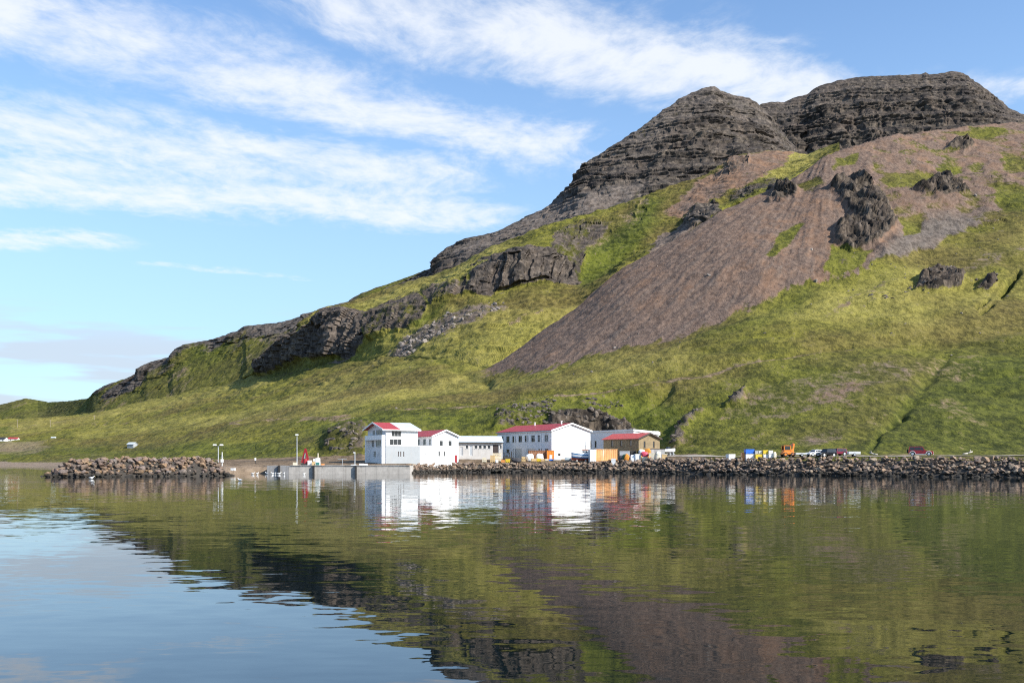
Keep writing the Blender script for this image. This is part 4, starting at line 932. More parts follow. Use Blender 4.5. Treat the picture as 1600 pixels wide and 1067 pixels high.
for yy_ in (3.5, 17.0):
    b = MB(); b.tube((W*.5-.8, yy_, zr-.3), (W*.5-.8, yy_, zr+.7), .18); b.box(W*.5-1.05, W*.5-.55, yy_-.25, yy_+.25, zr+.7, zr+.8); b.build('roof_vent', 'white_trim', ff)
b = MB(); b.tube((W-1.6, -.06, -.5), (W-1.6, -.06, 4.8), .06); b.build('drainpipe', 'galvanised', ff)

# --- flat white shed behind
o3 = Vector((at_px(990, 287), 287, 0)); T3 = 3.8
fs_ = thing('storage_hall', 'pale flat topped hall behind the brown shed with three tall windows', 'hall', (o3.x, o3.y, T3), AX_B)
W, L = 9.2, 25.0; ze = 8.1
facade(fs_, 'long_wall', 'shade_grey_paint', (0, L, 0), (0, -1, 0), NX, L, -2, ze-.45, wins=[(3.4,4.4,3.0,5.1),(6.0,7.0,3.0,5.1)], doors=[(.6,1.7,.5,5.1,'door','grey_plastic')], split=1)
facade(fs_, 'end_wall', 'white_paint', (0, 0, 0), X1, NY, W, -2, ze-.45)
b = MB(); b.quad((W,0,-2),(W,L,-2),(W,L,ze-.45),(W,0,ze-.45)); b.quad((0,L,-2),(0,L,ze-.45),(W,L,ze-.45),(W,L,-2)); b.build('rear_wall', 'white_paint', fs_)
b = MB(); b.prism([(-.3, ze-.447), (W+.3, ze-1.6), (W+.3, ze-.7), (W*.45, ze-.25), (-.3, ze)], -.3, L+.3, 'y'); b.build('roof', 'white_paint', fs_)

# --- brown shed with red roof
o4 = Vector((at_px(998, 258), 258, 0)); T4 = 3.5
bs = thing('brown_shed', 'brown boarded shed with bright red roof beside the orange container', 'shed', (o4.x, o4.y, T4), AX_B)
W, L = 6.9, 15.2; ze, zr = 5.2, 6.55
facade(bs, 'long_wall', 'shed_boards', (0, L, 0), (0, -1, 0), NX, L, -1.5, ze, wins=[(3.4,4.4,3.2,4.8),(7.4,8.3,3.3,4.8),(11.4,12.3,3.3,4.8)], frame='dark_frame', split=1)
facade(bs, 'gable_wall', 'shed_boards', (0, 0, 0), X1, NY, W, -1.5, ze, gable=(zr, .5), wins=[(1.6,2.2,2.9,4.5),(4.7,5.2,2.9,4.5)], frame='dark_frame', split=1)
b = MB(); b.quad((W,0,-1.5),(W,L,-1.5),(W,L,ze),(W,0,ze)); b.quad((0,L,-1.5),(0,L,ze),(W/2,L,zr),(W,L,ze),(W,L,-1.5)); b.build('rear_wall', 'shed_boards', bs)
gable_roof(bs, 'y', 0, L, 0, W, ze, zr, 'red_shed_roof', over=.45)
b = MB(); sl = (zr-ze)/(W/2)
for e, sg in ((0, 1), (W, -1)): b.prism([(e-.48*sg, ze-.48*sl-.16), (W/2, zr-.16), (W/2, zr+.2), (e-.48*sg, ze-.48*sl+.2)], -.56, -.453, 'y')
b.build('barge_board', 'dark_frame', bs)
# --- corrugated lean-to
o5 = spot(1013, 251)
fe = thing('corrugated_lean_to', 'grey corrugated iron enclosure in front of the brown shed', 'enclosure', (o5.x, o5.y, o5.z-.3), R(6))
for k in range(5):
    b = MB(); w0 = k*.82; b.box(w0+.01, w0+.81, 0, .08, 0, 2.95+.04*(k % 2)); b.build('panel', 'iron_sheet', fe)
b = MB(); b.box(4.1, 4.18, 0, 5, 0, 2.9); b.box(-.06, 0, 0, 5, 0, 2.9); b.build('side_panels', 'iron_sheet', fe); b = MB(); b.box(-.1, 4.2, -.06, 5.1, 2.98, 3.08); b.build('roof', 'dark_frame', fe)

# ---------------------------------------------------------------- far farm, hut, poles
def hut(name, label, u, y, w_, h_, dep, wallm, roofm, rz, cat='hut', win=2, flat=False):
    p = on_hill(u, y); k = p.y/F; W_, H_, D_ = w_*k, h_*k, dep*k
    r_ = thing(name, label, cat, (p.x-W_/2, p.y-D_/2, p.z-.3), rz); zr_ = H_; ze_ = H_*.62
    facade(r_, 'wall', wallm, (0, 0, 0), X1, NY, W_, -1, ze_, wins=[(W_*(.2+.5*i), W_*(.32+.5*i), ze_*.35, ze_*.75) for i in range(win)], split=1)
    b = MB(); b.quad((0,0,-1),(0,D_,-1),(0,D_,ze_),(0,D_/2,zr_),(0,0,ze_)); b.quad((W_,0,-1),(W_,0,ze_),(W_,D_/2,zr_),(W_,D_,ze_),(W_,D_,-1)); b.quad((0,D_,-1),(W_,D_,-1),(W_,D_,ze_),(0,D_,ze_)); b.build('end_walls', wallm, r_)
    gable_roof(r_, 'x', 0, W_, 0, D_, ze_, zr_, roofm, over=.3)
hut('small_hut', 'small grey hut alone on the green slope left of the quay', 207, 697, 12, 7, 9, 'grey_paint', 'grey_roof_x', R(-20))
hut('farmhouse', 'far white farmhouse with dark roof at the left edge', 4, 690, 14, 7, 10, 'white_paint', 'dark_steel', R(-8), 'farmhouse')
hut('barn', 'far white barn with red roof right of the farmhouse', 22, 689, 14, 6, 10, 'white_paint', 'red_roof_x', R(5), 'barn')
hut('sheep_shed', 'tiny pale shed in the field beyond the breakwater', 84, 685, 6, 3, 4, 'white_paint', 'grey_roof_x', R(0), 'shed', 1)
for u, y, h_, lb in ((28, 668, 13, 'wooden power pole leftmost on the far green slope'), (79, 667, 12, 'wooden power pole second from the left edge'), (147, 655, 7, 'wooden power pole farthest right on the slope')):
    p = on_hill(u, y); H_ = h_*p.y/F; r_ = thing('power_pole', lb, 'power pole', p-Vector((0, 0, .3)), 0.3, 'power poles across the far slope')
    b = MB(); b.tube((0, 0, 0), (0, 0, H_), .22, .16); b.build('pole', 'pole_wood', r_); b = MB(); b.box(-1.2, 1.2, -.1, .1, H_-.8, H_-.55); b.build('crossarm', 'pole_wood', r_)

# ================================================================ quay
qz = 1.85; q0 = at_px(418, 233); q1 = at_px(641, 233)
qy = thing('concrete_quay', 'weathered concrete quay wall below the white house', 'quay', (0, 0, 0))
nq = 13; qr = random.Random(2)
for k in range(nq):
    a = q0+(q1-q0)*k/nq; c = q0+(q1-q0)*(k+1)/nq; dj = qr.uniform(-.03, .03)
    b = MB(); b.box(a+.02, c-.02, 232.3+dj, 240.5, -2, qz+qr.uniform(-.03, .03)); b.build('panel', 'grey_concrete' if k < 2 else 'concrete', qy)
b = MB(); b.box(q0+5.5, q1, 232.1, 232.6, qz+.035, qz+.14); b.build('coping', 'concrete', qy)
for u in (436, 490, 556):
    b = MB(); x = at_px(u, 232); b.box(x-.2, x+.2, 231.75, 232.2, -1, qz+.1); b.build('fender', 'dark_steel', qy)

def quay_pt(u, Yv): return Vector((at_px(u, Yv), Yv, qz+.02))
# lamps and masts
p = quay_pt(464, 234.5); r_ = thing('street_lamp', 'tall single street lamp on the quay beside the red crane', 'street lamp', p)
b = MB(); b.tube((0, 0, 0), (0, 0, 7.1), .13, .08); b.build('pole', 'galvanised', r_); b = MB(); b.box(-.35, .35, -.35, .2, 7.1, 7.32, .08, .08); b.build('lamp_head', 'lamp_lens', r_); b = MB(); b.box(-.25, .25, -.25, .25, 0, .3); b.build('base', 'concrete', r_)
p = Vector((at_px(341, 214), 214, 2.2)); r_ = thing('floodlight_mast', 'mast with two floodlights at the root of the breakwater', 'floodlight mast', p)
b = MB(); b.tube((0, 0, 0), (0, 0, 4.0), .11, .09); b.build('pole', 'galvanised', r_); b = MB(); b.box(-.9, .9, -.05, .05, 3.95, 4.05); b.build('crossarm', 'dark_steel', r_)
for s in (-1, 1):
    b = MB(); b.box(s*.72-.36, s*.72+.36, -.3, .1, 4.07, 4.35, .06, .05); b.build('floodlight', 'lamp_lens', r_)
p = Vector((at_px(347, 216), 216, 1.9)); r_ = thing('instrument_mast', 'slim white instrument mast right of the floodlights', 'mast', p)
b = MB(); b.tube((0, 0, 0), (0, 0, 3.0), .08); b.build('pole', 'white_trim', r_); b = MB(); b.box(-.25, .25, -.2, .2, .8, 1.5); b.build('instrument_box', 'white_plastic', r_); b = MB(); b.box(-.3, .3, -.05, .05, 1.9, 2.0); b.build('crossarm', 'steel', r_)
p = spot(399, 246); r_ = thing('marker_post', 'short white marker post alone on the gravel shore', 'post', p)
b = MB(); b.tube((0, 0, 0), (0, 0, .9), .09); b.build('pole', 'dark_steel', r_); b = MB(); b.box(-.18, .18, -.1, .1, .85, 1.5); b.build('plate', 'white_trim', r_)
p = quay_pt(554.5, 234); r_ = thing('quay_mast', 'thin grey service mast on the quay left of the house', 'mast', p)
b = MB(); b.tube((0, 0, 0), (0, 0, 2.9), .10); b.build('pole', 'galvanised', r_); b = MB(); b.box(-.35, .1, -.12, .12, 2.9, 3.15); b.build('head', 'white_plastic', r_); b = MB(); b.box(-.9, .3, -.4, .4, 0, .25); b.build('base', 'white_trim', r_)
p = quay_pt(535, 238); r_ = thing('drying_rack', 'dark metal T shaped rack at the foot of the rocky bank', 'rack', p)
b = MB(); b.box(-1.1, 1.1, -.05, .05, 1.5, 1.6); b.build('crossbar', 'steel', r_); b = MB(); b.tube((0, 0, 0), (0, 0, 1.5), .06); b.build('pole', 'steel', r_)
# red hydraulic crane, folded
p = quay_pt(477, 235.5); r_ = thing('harbour_crane', 'folded dark red hydraulic crane on the quay', 'crane', p)
b = MB(); b.box(-.9, .9, -.7, .7, 0, .5); b.build('base', 'dark_steel', r_)
b = MB(); b.tube((0, 0, .5), (0, 0, 1.6), .62, .5, 12); b.build('slew_column', 'crane_red', r_)
b = MB(); b.prism([(-.95, .7), (-.45, .6), (.28, 3.9), (-.08, 4.05)], -.28, .28, 'y'); b.build('main_boom', 'crane_red', r_)
b = MB(); b.prism([(.02, 3.75), (.32, 3.7), (.92, 1.0), (.42, .85)], -.22, .22, 'y'); b.build('folding_boom', 'crane_red', r_)
b = MB(); b.tube((-.3, -.32, 1.2), (.05, -.32, 2.9), .1); b.build('hydraulic_ram', 'steel', r_)
b = MB(); b.box(.3, .95, -.35, .35, .5, 1.0); b.build('counterweight', 'crane_red', r_)

# ---------------------------------------------------------------- boxes, tubs, sacks
_tub = {}
def tub(label, p, w_, d_, h_, m_, rz=0.0, lid=None, group=None, name='fish_tub', cat='tub'):
    key = (round(w_, 2), round(d_, 2), round(h_, 2), m_, lid)
    if key not in _tub:
        b = MB(); fh = h_*.14
        b.box(-w_/2+.05, w_/2-.05, -d_/2+.05, d_/2-.05, fh, h_*.9, -.03, -.03); b.box(-w_/2, w_/2, -d_/2, d_/2, h_*.9, h_)
        f = MB()
        for s in (-1, 0, 1): f.box(s*w_*.4-.09, s*w_*.4+.09, -d_/2+.04, d_/2-.04, 0, fh)
        g = MB(); g.box(-w_/2-.02, w_/2+.02, -d_/2-.02, d_/2+.02, h_+.003, h_+.08, .03, .03)
        _tub[key] = (b.mesh('body', m_), f.mesh('skids', m_), g.mesh('lid', lid) if lid else None)
    r_ = thing(name, label, cat, p, rz, group)
    for nm, me in zip(('body', 'skids', 'lid'), _tub[key]):
        if me: o = bpy.data.objects.new(nm, me); col.objects.link(o); o.parent = r_
    return r_
def px_tub(label, u0, u1, yt, Yv, m_, n=1, zb=None, lid=None, group=None, names=None, rz=None, depth=None):
    k = Yv/F; w_ = (u1-u0)*k; c = spot((u0+u1)/2, Yv); zb = c.z if zb is None else zb
    zt_ = world_z(yt, Yv); h_ = max(.4, (zt_-zb)/n)
    for i in range(n): tub(label if n == 1 else f"{label}, {('bottom','second','third','fourth')[i] if i < n-1 else 'top'} of its stack", (c.x, Yv, zb+i*h_), w_, depth or min(w_, 1.3), h_-.02, m_, (random.uniform(-.12, .12) if rz is None else rz), lid, group)
def sack(label, u0, u1, yt, Yv, m_, seed, cat='sack', name='bulk_sack', zb=None, group=None, dep=None):
    k = Yv/F; c = spot((u0+u1)/2, Yv); zb = c.z-.1 if zb is None else zb; w_ = (u1-u0)*k; h_ = world_z(yt, Yv)-zb; dep = dep or w_*.9
    bm = bmesh.new(); bmesh.ops.create_icosphere(bm, subdivisions=4, radius=1); v = np.array([q.co[:] for q in bm.verts]); bm.verts.index_update(); f = [tuple(q.index for q in g.verts) for g in bm.faces]; bm.free()
    p = np.sign(v)*np.abs(v)**.7; nz = fbm(p[:,0]+seed*9, p[:,1], p[:,2], .9, 3)
    p = p*(1+.16*nz[:, None]); p = p*np.array([w_*.5, dep*.5, h_*.5])+np.array([0, 0, h_*.5])
    me = bpy.data.meshes.new(name); me.from_pydata(p.tolist(), [], f); me.materials.append(MATS[m_]); me.polygons.foreach_set('use_smooth', [True]*len(f))
    o = bpy.data.objects.new(name, me); col.objects.link(o); o.location = (c.x, Yv, zb); tag(o, label, cat, group)
# on the quay
def qtub(label, u0, u1, h_, Yv, m_, lid=None): tub(label, quay_pt((u0+u1)/2, Yv), (u1-u0)*Yv/F, .9, h_, m_, 0, lid)
qtub('pale yellow tub beside the street lamp', 458, 464, .75, 234.2, 'cream_plastic')
qtub('white box next to the red crane', 481, 487, 1.2, 235, 'white_plastic')
qtub('small tan box between the two white boxes', 488, 492, .9, 234.4, 'tan_plastic')
qtub('dark green bin under the white tank', 493.5, 499, .75, 234.2, 'teal_plastic')
qtub('red float box right of the green bin', 502, 506.5, .45, 234.6, 'orange_plastic')
p = quay_pt(496.5, 235.6); r_ = thing('service_cabinet', 'white service cabinet with short yellow post on the quay', 'cabinet', p)
b = MB(); b.box(-.55, .55, -.4, .4, 0, 1.75, .04, .04); b.build('cabinet', 'white_plastic', r_, bevel=.05); b = MB(); b.tube((.05, 0, 1.75), (.05, 0, 2.9), .12); b.build('post', 'cream_plastic', r_); b = MB(); b.box(-1.0, -.57, -.3, .3, 1.0, 1.6); b.build('side_box', 'white_plastic', r_)
def dinghy(label, u, Yv, ln_, wd, ht, hullm, p=None, rz=0.0, upturned=False, name='dinghy'):
    p = p or spot(u, Yv); r_ = thing(name, label, 'boat', p, rz); b = MB(); prof = []
    for i in range(9):
        s = i/8; x = (s-.5)*ln_; wv_ = wd*.5*min(1, (1.02-s)**.5*1.25)*(.75+.25*min(1, s*4)); zt_ = ht*(1+.25*s*s); prof.append((x, wv_, zt_))
    def ring(x, w_, zt_): return [(x, -w_, zt_), (x, -w_*.8, zt_*.35), (x, 0, 0.02+.3*max(0, x/ln_)), (x, w_*.8, zt_*.35), (x, w_, zt_)]
    R_ = [ring(*q) for q in prof]
    if upturned: R_ = [[(a, c, ht*1.25-d) for a, c, d in rg] for rg in R_]
    for a, c in zip(R_[:-1], R_[1:]):
        for k in range(4): b.quad(a[k], c[k], c[k+1], a[k+1])
    b.quad(*R_[0]); b.build('hull', hullm, r_, smooth=False)
    if not upturned:
        b = MB()
        for a, c in zip(R_[:-1], R_[1:]): b.quad(a[0], c[0], c[4], a[4])
        o = b.build('deck', 'boat_white', r_); o.location.z = -ht*.25
        b = MB(); b.box(-.12, .12, -wd*.45, wd*.45, ht*.78, ht*.84); b.build('thwart', 'driftwood', r_)
    return r_
dinghy('upturned white dinghy lying beside the house corner', 568, 237, 2.0, .9, .38, 'boat_white', quay_pt(568, 237.5), 0.05, True)
px_tub('white fish box washed up on the gravel shore', 361, 367.5, 731, 217, 'white_plastic', zb=.9)
b = None
# in front of the factory
g_ = 'tubs stacked in front of the factory'
px_tub('cream tub far left of the yard', 753.5, 760, 714.5, 261, 'cream_plastic', 2, group=g_)
px_tub('tan tub beside the dark doorway', 766, 773.5, 711, 261.5, 'tan_plastic', 3, group=g_)
px_tub('cream crate behind the tan stack', 770, 783, 707.5, 263, 'cream_plastic', 3, group=g_)
px_tub('peach coloured tub left of the yellow bin', 783, 789, 718, 260.5, 'orange_plastic', group=g_)
px_tub('bright yellow bin in front of the forklift', 790, 797, 716.5, 260.5, 'yellow_plastic', group=g_)
sack('small white sack between the tan and peach tubs', 773.5, 778.5, 718, 260.4, 'white_sack', 31)
p = spot(793, 264); r_ = thing('forklift', 'dark forklift truck parked in front of the ground floor windows', 'forklift', p, R(10))
b = MB(); b.box(-1.1, .9, -.55, .55, .35, 1.05, .05, .05); b.build('body', 'dark_steel', r_, bevel=.05)
for x in (-.9, .75):
    for y in (-.5, .5): b = MB(); b.tube((x, y-.12, .35), (x, y+.12, .35), .35, n=12); b.build('wheel', 'rubber', r_)
for y in (-.4, .4): b = MB(); b.box(1.0, 1.14, y-.06, y+.06, .05, 2.5); b.build('mast_rail', 'dark_steel', r_)
for x in (-.9, .5):
    for y in (-.45, .45): b = MB(); b.box(x-.05, x+.05, y-.05, y+.05, 1.05, 2.1); b.build('cab_post', 'dark_steel', r_)
b = MB(); b.box(-1.0, .6, -.52, .52, 2.1, 2.2); b.build('cab_roof', 'dark_steel', r_); b = MB(); b.box(-.5, 0, -.3, .3, 1.05, 1.5); b.build('seat', 'rubber', r_)
for y in (-.3, .3): b = MB(); b.box(1.15, 2.2, y-.06, y+.06, .1, .16); b.build('fork', 'steel', r_)
sack('heap of dark gravel and rope below the blue roller door', 799, 814, 715, 260.5, 'net_dark', 4, 'heap', 'rope_heap', dep=2)
px_tub('tan box right of the roller door', 815, 821, 713, 261, 'tan_plastic', 2, group=g_)
def container(name, label, u0, u1, yt, Yv, m_, endm, rz, dep=2.4, endw=None):
    k = Yv/F; c = spot((u0+u1)/2, Yv); h_ = world_z(yt, Yv)-c.z; L_ = (u1-u0)*k
    r_ = thing(name, label, 'container', (at_px(u0, Yv), Yv, c.z), rz); b = MB(); n = int(L_/.28); pts = []
    for i in range(n+1):
        x = L_*i/n; d = .05 if i % 2 else 0; pts.append((x, d))
    for (x0_, d0), (x1_, d1) in zip(pts[:-1], pts[1:]): b.quad((x0_, d0, .15), (x1_, d1, .15), (x1_, d1, h_-.12), (x0_, d0, h_-.12))
    b.quad((0, dep, .15), (L_, dep, .15), (L_, dep, h_-.12), (0, dep, h_-.12)); b.quad((L_, 0, .15), (L_, dep, .15), (L_, dep, h_-.12), (L_, 0, h_-.12)); b.build('side_walls', m_, r_)
    b = MB(); b.box(-.02, L_+.02, -.03, dep+.03, 0, .15); b.box(-.02, L_+.02, -.03, dep+.03, h_-.12, h_); b.build('rails', m_, r_)
    for s in (0, 1):
        o = MB(); o.box(-.05, .0, .06+s*dep/2, dep/2-.06+s*dep/2, .16, h_-.14); o = o.build('door', endm, r_)
        hh = MB(); hh.tube((-.09, .5+s*dep/2, .3), (-.09, .5+s*dep/2, h_-.3), .025); hh.build('lock_bar', 'steel', o)
    return r_
container('rusty_container', 'rusty brown container against the factory wall', 826, 854, 703.5, 264.5, 'rust_steel', 'rust_steel', R(4), 2.2)
container('orange_locker', 'small orange container at the factory corner', 855, 866, 703.5, 263.5, 'orange_paint', 'orange_paint', R(8), 2.0)
sack('white sack left of the rusty container', 822, 834, 709, 262, 'white_sack', 5); sack('domed white sack on tan bins', 838, 849, 708.5, 261.6, 'white_sack', 6)
px_tub('golden bin leftmost of the row below the rusty container', 830, 838, 716, 260.3, 'tan_plastic', group=g_)
px_tub('golden bin second of the row below the rusty container', 838.6, 845, 716, 260.3, 'yellow_plastic', group=g_)
px_tub('golden bin third of the row below the rusty container', 845.6, 851, 716.5, 260.3, 'tan_plastic', group=g_)
px_tub('cream bin at the right end of the golden row', 851.6, 857, 716.5, 260.3, 'cream_plastic', group=g_)
px_tub('white drum box standing on a blue tub', 858.5, 862.5, 710.5, 260.8, 'white_plastic', zb=world_z(717, 260.8))
px_tub('blue tub at the foot of the factory corner', 857.5, 864.5, 717, 260.6, 'blue_plastic')
dinghy('small white dinghy lying below the white gable', 871, 259.8, 2.0, .9, .55, 'boat_white', None, R(20))
dinghy('pale blue skiff lying left of the fishing boat', 888, 258.5, 1.8, .8, .8, 'teal_roof', None, R(195))

# fishing boat ashore
p = spot(907, 256); r_ = thing('fishing_boat', 'white fishing boat with blue stripe and red bottom hauled ashore', 'boat', (p.x, p.y, p.z+.15), R(186))
secs = []
for i in range(13):
    s = i/12; x = (s-.5)*4.7; wd = 1.0*min(1, (1.03-s)**.55*1.5)*(.8+.2*min(1, s*5)); zt_ = 1.55+.55*s**2; keel = .05+.9*max(0, s-.72)**1.3; secs.append((x, wd, keel, zt_))
def strip(f0, f1, w0, w1, grow=0):
    b = MB()
    for sd in (-1, 1):
        for a, c in zip(secs[:-1], secs[1:]):
            def q(sx, f, ww): return (sx[0], sd*sx[1]*ww, sx[2]+(sx[3]-sx[2])*f)
            b.quad(q(a, f0, w0), q(c, f0, w0), q(c, f1, w1), q(a, f1, w1))
    a = secs[0]; b.quad((a[0], -a[1]*w0, a[2]+(a[3]-a[2])*f0), (a[0], a[1]*w0, a[2]+(a[3]-a[2])*f0), (a[0], a[1]*w1, a[2]+(a[3]-a[2])*f1), (a[0], -a[1]*w1, a[2]+(a[3]-a[2])*f1))
    return b
strip(0, .38, .12, .78).build('bottom', 'antifoul', r_); strip(.38, .55, .78, .9).build('boot_stripe', 'boat_blue', r_); strip(.55, .82, .9, .98).build('topsides', 'boat_white', r_); strip(.82, 1.0, .98, 1.0).build('rubbing_band', 'boat_blue', r_)
b = MB()
for a, c in zip(secs[:-1], secs[1:]): b.quad((a[0], -a[1], a[3]-.1), (c[0], -c[1], c[3]-.1), (c[0], c[1], c[3]-.1), (a[0], a[1], a[3]-.1))
b.build('deck', 'boat_white', r_)
cab = MB(); cab.box(-1.9, -.4, -.62, .62, 1.5, 2.75, .08, .06); cab = cab.build('wheelhouse', 'boat_white', r_)
for y in (-.6, .6):
    for x in (-1.6, -1.0): b = MB(); b.box(x, x+.42, y-.03, y+.03, 2.1, 2.5); b.build('window', 'window_glass', cab)
b = MB(); b.box(-.5, -.43, -.45, .45, 2.1, 2.5); b.build('windscreen', 'window_glass', cab)
b = MB(); b.box(-2.05, -.3, -.72, .72, 2.75, 2.88); b.build('wheelhouse_roof', 'orange_paint', r_); b = MB(); b.tube((-1.2, 0, 2.88), (-1.2, 0, 3.9), .04); b.build('mast', 'steel', r_)
b = MB(); b.box(-2.5, -2.36, -.2, .2, .3, 1.3); b.build('outboard', 'dark_steel', r_)
for x in (-1.2, 1.0): b = MB(); b.box(x-.15, x+.15, -.7, .7, -.2, .25); b.build('cradle_beam', 'driftwood', r_)

container('orange_container', 'weathered orange container with white doors beside the fishing boat', 931.5, 966, 701.5, 254.5, 'container_orange', 'white_paint', R(10))
px_tub('tall white cabinet at the end of the orange container', 920.5, 930.5, 702, 254.5, 'white_plastic', depth=1.8, rz=R(10))
sack('dark grey net heap right of the orange container', 966, 981, 711, 250.5, 'net_dark', 7, 'net heap', 'net_heap', dep=2.2)
sack('green net bundle beside the dark net heap', 972, 979, 710, 249.8, 'net_green', 8, 'net heap', 'net_heap')
px_tub('grey pallet of gear below the brown shed', 968, 984, 704.5, 253, 'grey_plastic')
px_tub('dark tarped gear below the brown shed', 984, 993, 704, 253, 'dark_steel')
px_tub('white box lying on the seawall crest below the orange container', 955, 962, 716, 249.5, 'white_plastic')
sack('orange net heap in the middle of the gear', 975, 984, 709.5, 249.2, 'net_orange', 9, 'net heap', 'net_heap'); sack('white tarp bundle right of the orange nets', 984, 994, 711, 248.8, 'white_sack', 10)
px_tub('white tub left of the pink cover', 992, 1001, 709, 248.5, 'white_plastic')
px_tub('cream tub under the pink cover', 1002.5, 1012, 713.5, 248, 'cream_plastic')
sack('bright pink red tarp cover on a cream tub', 1001.5, 1013, 705.5, 248.1, 'pink_tarp', 12, 'tarp', 'tarp_cover', zb=world_z(714, 248.1), dep=1.5)
sack('white bundle above the pink cover', 998, 1007, 702, 250.5, 'white_sack', 13, zb=world_z(709, 250.5)); sack('orange buoy and net pile behind the pink cover', 1006, 1017, 700.5, 250.8, 'net_orange', 14, 'net heap', 'net_heap', dep=1.6)
px_tub('cream bulk box left of the tallest one', 1013.5, 1023.5, 707.5, 247, 'cream_plastic', 2, group='cream boxes near the enclosure')
sack('tallest cream bulk bag in front of the enclosure', 1024, 1032.5, 705, 246.5, 'cream_sack', 15, group=None)
px_tub('cream box farthest right in the yard', 1034, 1042, 709.5, 244.5, 'tan_plastic', group='cream boxes near the enclosure')

# ---------------------------------------------------------------- vehicles
def wheel(parent, x, y, z, r, wd=.24, rim='rim_metal'):
    b = MB(); b.tube((x, y-wd/2, z), (x, y+wd/2, z), r, n=18); o = b.build('wheel', 'rubber', parent)
    s = 1 if y > 0 else -1
    b = MB(); b.tube((x, y+s*wd*.45, z), (x, y+s*(wd*.5+.012), z), r*.62, n=14); b.build('rim', rim, o); return o
def car(label, p, rz, paint, L_=4.4, Wd=1.75, H_=1.48, kind='hatch', rims='rim_metal', lower=None, group='vehicles parked along the shore road', name='parked_car', spare=False, cat='car'):
    r_ = thing(name, label, cat, p, rz, group); h = L_/2; wr = .33 if kind == 'hatch' else .42; sill = wr*.75; belt = H_*.58 if kind == 'hatch' else H_*.56
    fx, rx = h-.85, -h+.8
    def arch(cx):
        return [(cx+wr*1.18*math.cos(a), wr+wr*1.18*math.sin(a)) for a in [math.pi*k/6 for k in range(7)]]
    low = [(h-.05, sill), (h, sill+.15), (h-.03, belt*.8)]
    low += [(h-.25, belt*.93), (h*.42, belt+.02), (-h+.1, belt+.03), (-h, belt*.8), (-h+.02, sill)]
    ra, fa = arch(rx), arch(fx)
    poly = low+[(q[0], max(q[1], sill)) for q in reversed(ra)]+[(q[0], max(q[1], sill)) for q in reversed(fa)]
    b = MB(); b.prism(poly, -Wd/2, Wd/2, 'y'); body = b.build('body', paint, r_, bevel=.04)
    if kind == 'hatch': cab = [(h*.40, belt+.015), (h*.10, H_-.03), (-.1, H_), (-h+.75, H_-.05), (-h+.12, belt+.015)]
    else: cab = [(h*.34, belt+.015), (h*.14, H_-.03), (0, H_), (-h+.22, H_-.02), (-h+.04, belt+.015)]
    ins = .16; i0 = MB(); n = len(cab); cx = sum(q[0] for q in cab)/n
    def tw(z): return Wd/2-.03-ins*(z-belt)/(H_-belt)
    for s in (-1, 1): i0.quad(*[(q[0], s*tw(q[1]), q[1]) for q in cab])
    for k in range(n):
        a, c = cab[k], cab[(k+1) % n]; i0.quad((a[0], -tw(a[1]), a[1]), (c[0], -tw(c[1]), c[1]), (c[0], tw(c[1]), c[1]), (a[0], tw(a[1]), a[1]))
    i0.build('cabin', paint, r_, bevel=.03)
    z0, z1 = belt+.07, H_-.11
    def lerp_x(a, c, z): t_ = (z-a[1])/(c[1]-a[1]); return a[0]+(c[0]-a[0])*t_
    xf0, xf1 = lerp_x(cab[0], cab[1], z0)-.1, lerp_x(cab[0], cab[1], z1)-.1; xr0, xr1 = lerp_x(cab[-1], cab[-2], z0)+.1, lerp_x(cab[-1], cab[-2], z1)+.1
    cuts = [(xf0, xf1), (-.02, -.02), (-h*.5, -h*.5), (xr0, xr1)]
    for s in (-1, 1):
        for (a0, a1), (c0, c1) in zip(cuts[:-1], cuts[1:]):
            w_ = MB(); e = .012; w_.quad((a0-.03, s*(tw(z0)+e), z0), (c0+.03, s*(tw(z0)+e), z0), (c1+.03, s*(tw(z1)+e), z1), (a1-.03, s*(tw(z1)+e), z1)); w_.build('side_window', 'window_glass', r_)
    for nm, (a, c), sg in (('windscreen', (cab[0], cab[1]), 1), ('rear_window', (cab[-1], cab[-2]), -1)):
        w_ = MB(); xa, xc = lerp_x(a, c, z0)+sg*.015, lerp_x(a, c, z1)+sg*.015; w_.quad((xa, -tw(z0)+.1, z0), (xa, tw(z0)-.1, z0), (xc, tw(z1)-.1, z1), (xc, -tw(z1)+.1, z1)); w_.build(nm, 'window_glass', r_)
    for x in (fx, rx):
        for s in (-1, 1): wheel(r_, x, s*(Wd/2-.13), wr, wr, .24, rims)
    for s in (-1, 1):
        b = MB(); b.box(h-.06, h+.012, s*Wd*.36-.2, s*Wd*.36+.2, belt*.66, belt*.82); b.build('headlight', 'lamp_lens', r_)
        b = MB(); b.box(-h-.012, -h+.06, s*Wd*.4-.12, s*Wd*.4+.12, belt*.6, belt*.86); b.build('tail_light', 'tail_red', r_)
        b = MB(); b.box(h*.3-.1, h*.3+.1, s*(Wd/2+.02)-.06+s*.06, s*(Wd/2+.02)+.06+s*.06, belt+.04, belt+.2); b.build('mirror', paint, r_)
    b = MB(); b.box(h-.02, h+.07, -Wd*.46, Wd*.46, sill, sill+.18); b.build('front_bumper', lower or 'dark_steel', r_); b = MB(); b.box(-h-.07, -h+.02, -Wd*.46, Wd*.46, sill, sill+.18); b.build('rear_bumper', lower or 'dark_steel', r_)
    b = MB(); b.box(h+.07, h+.085, -.25, .25, sill+.02, sill+.13); b.build('number_plate', 'white_trim', r_)
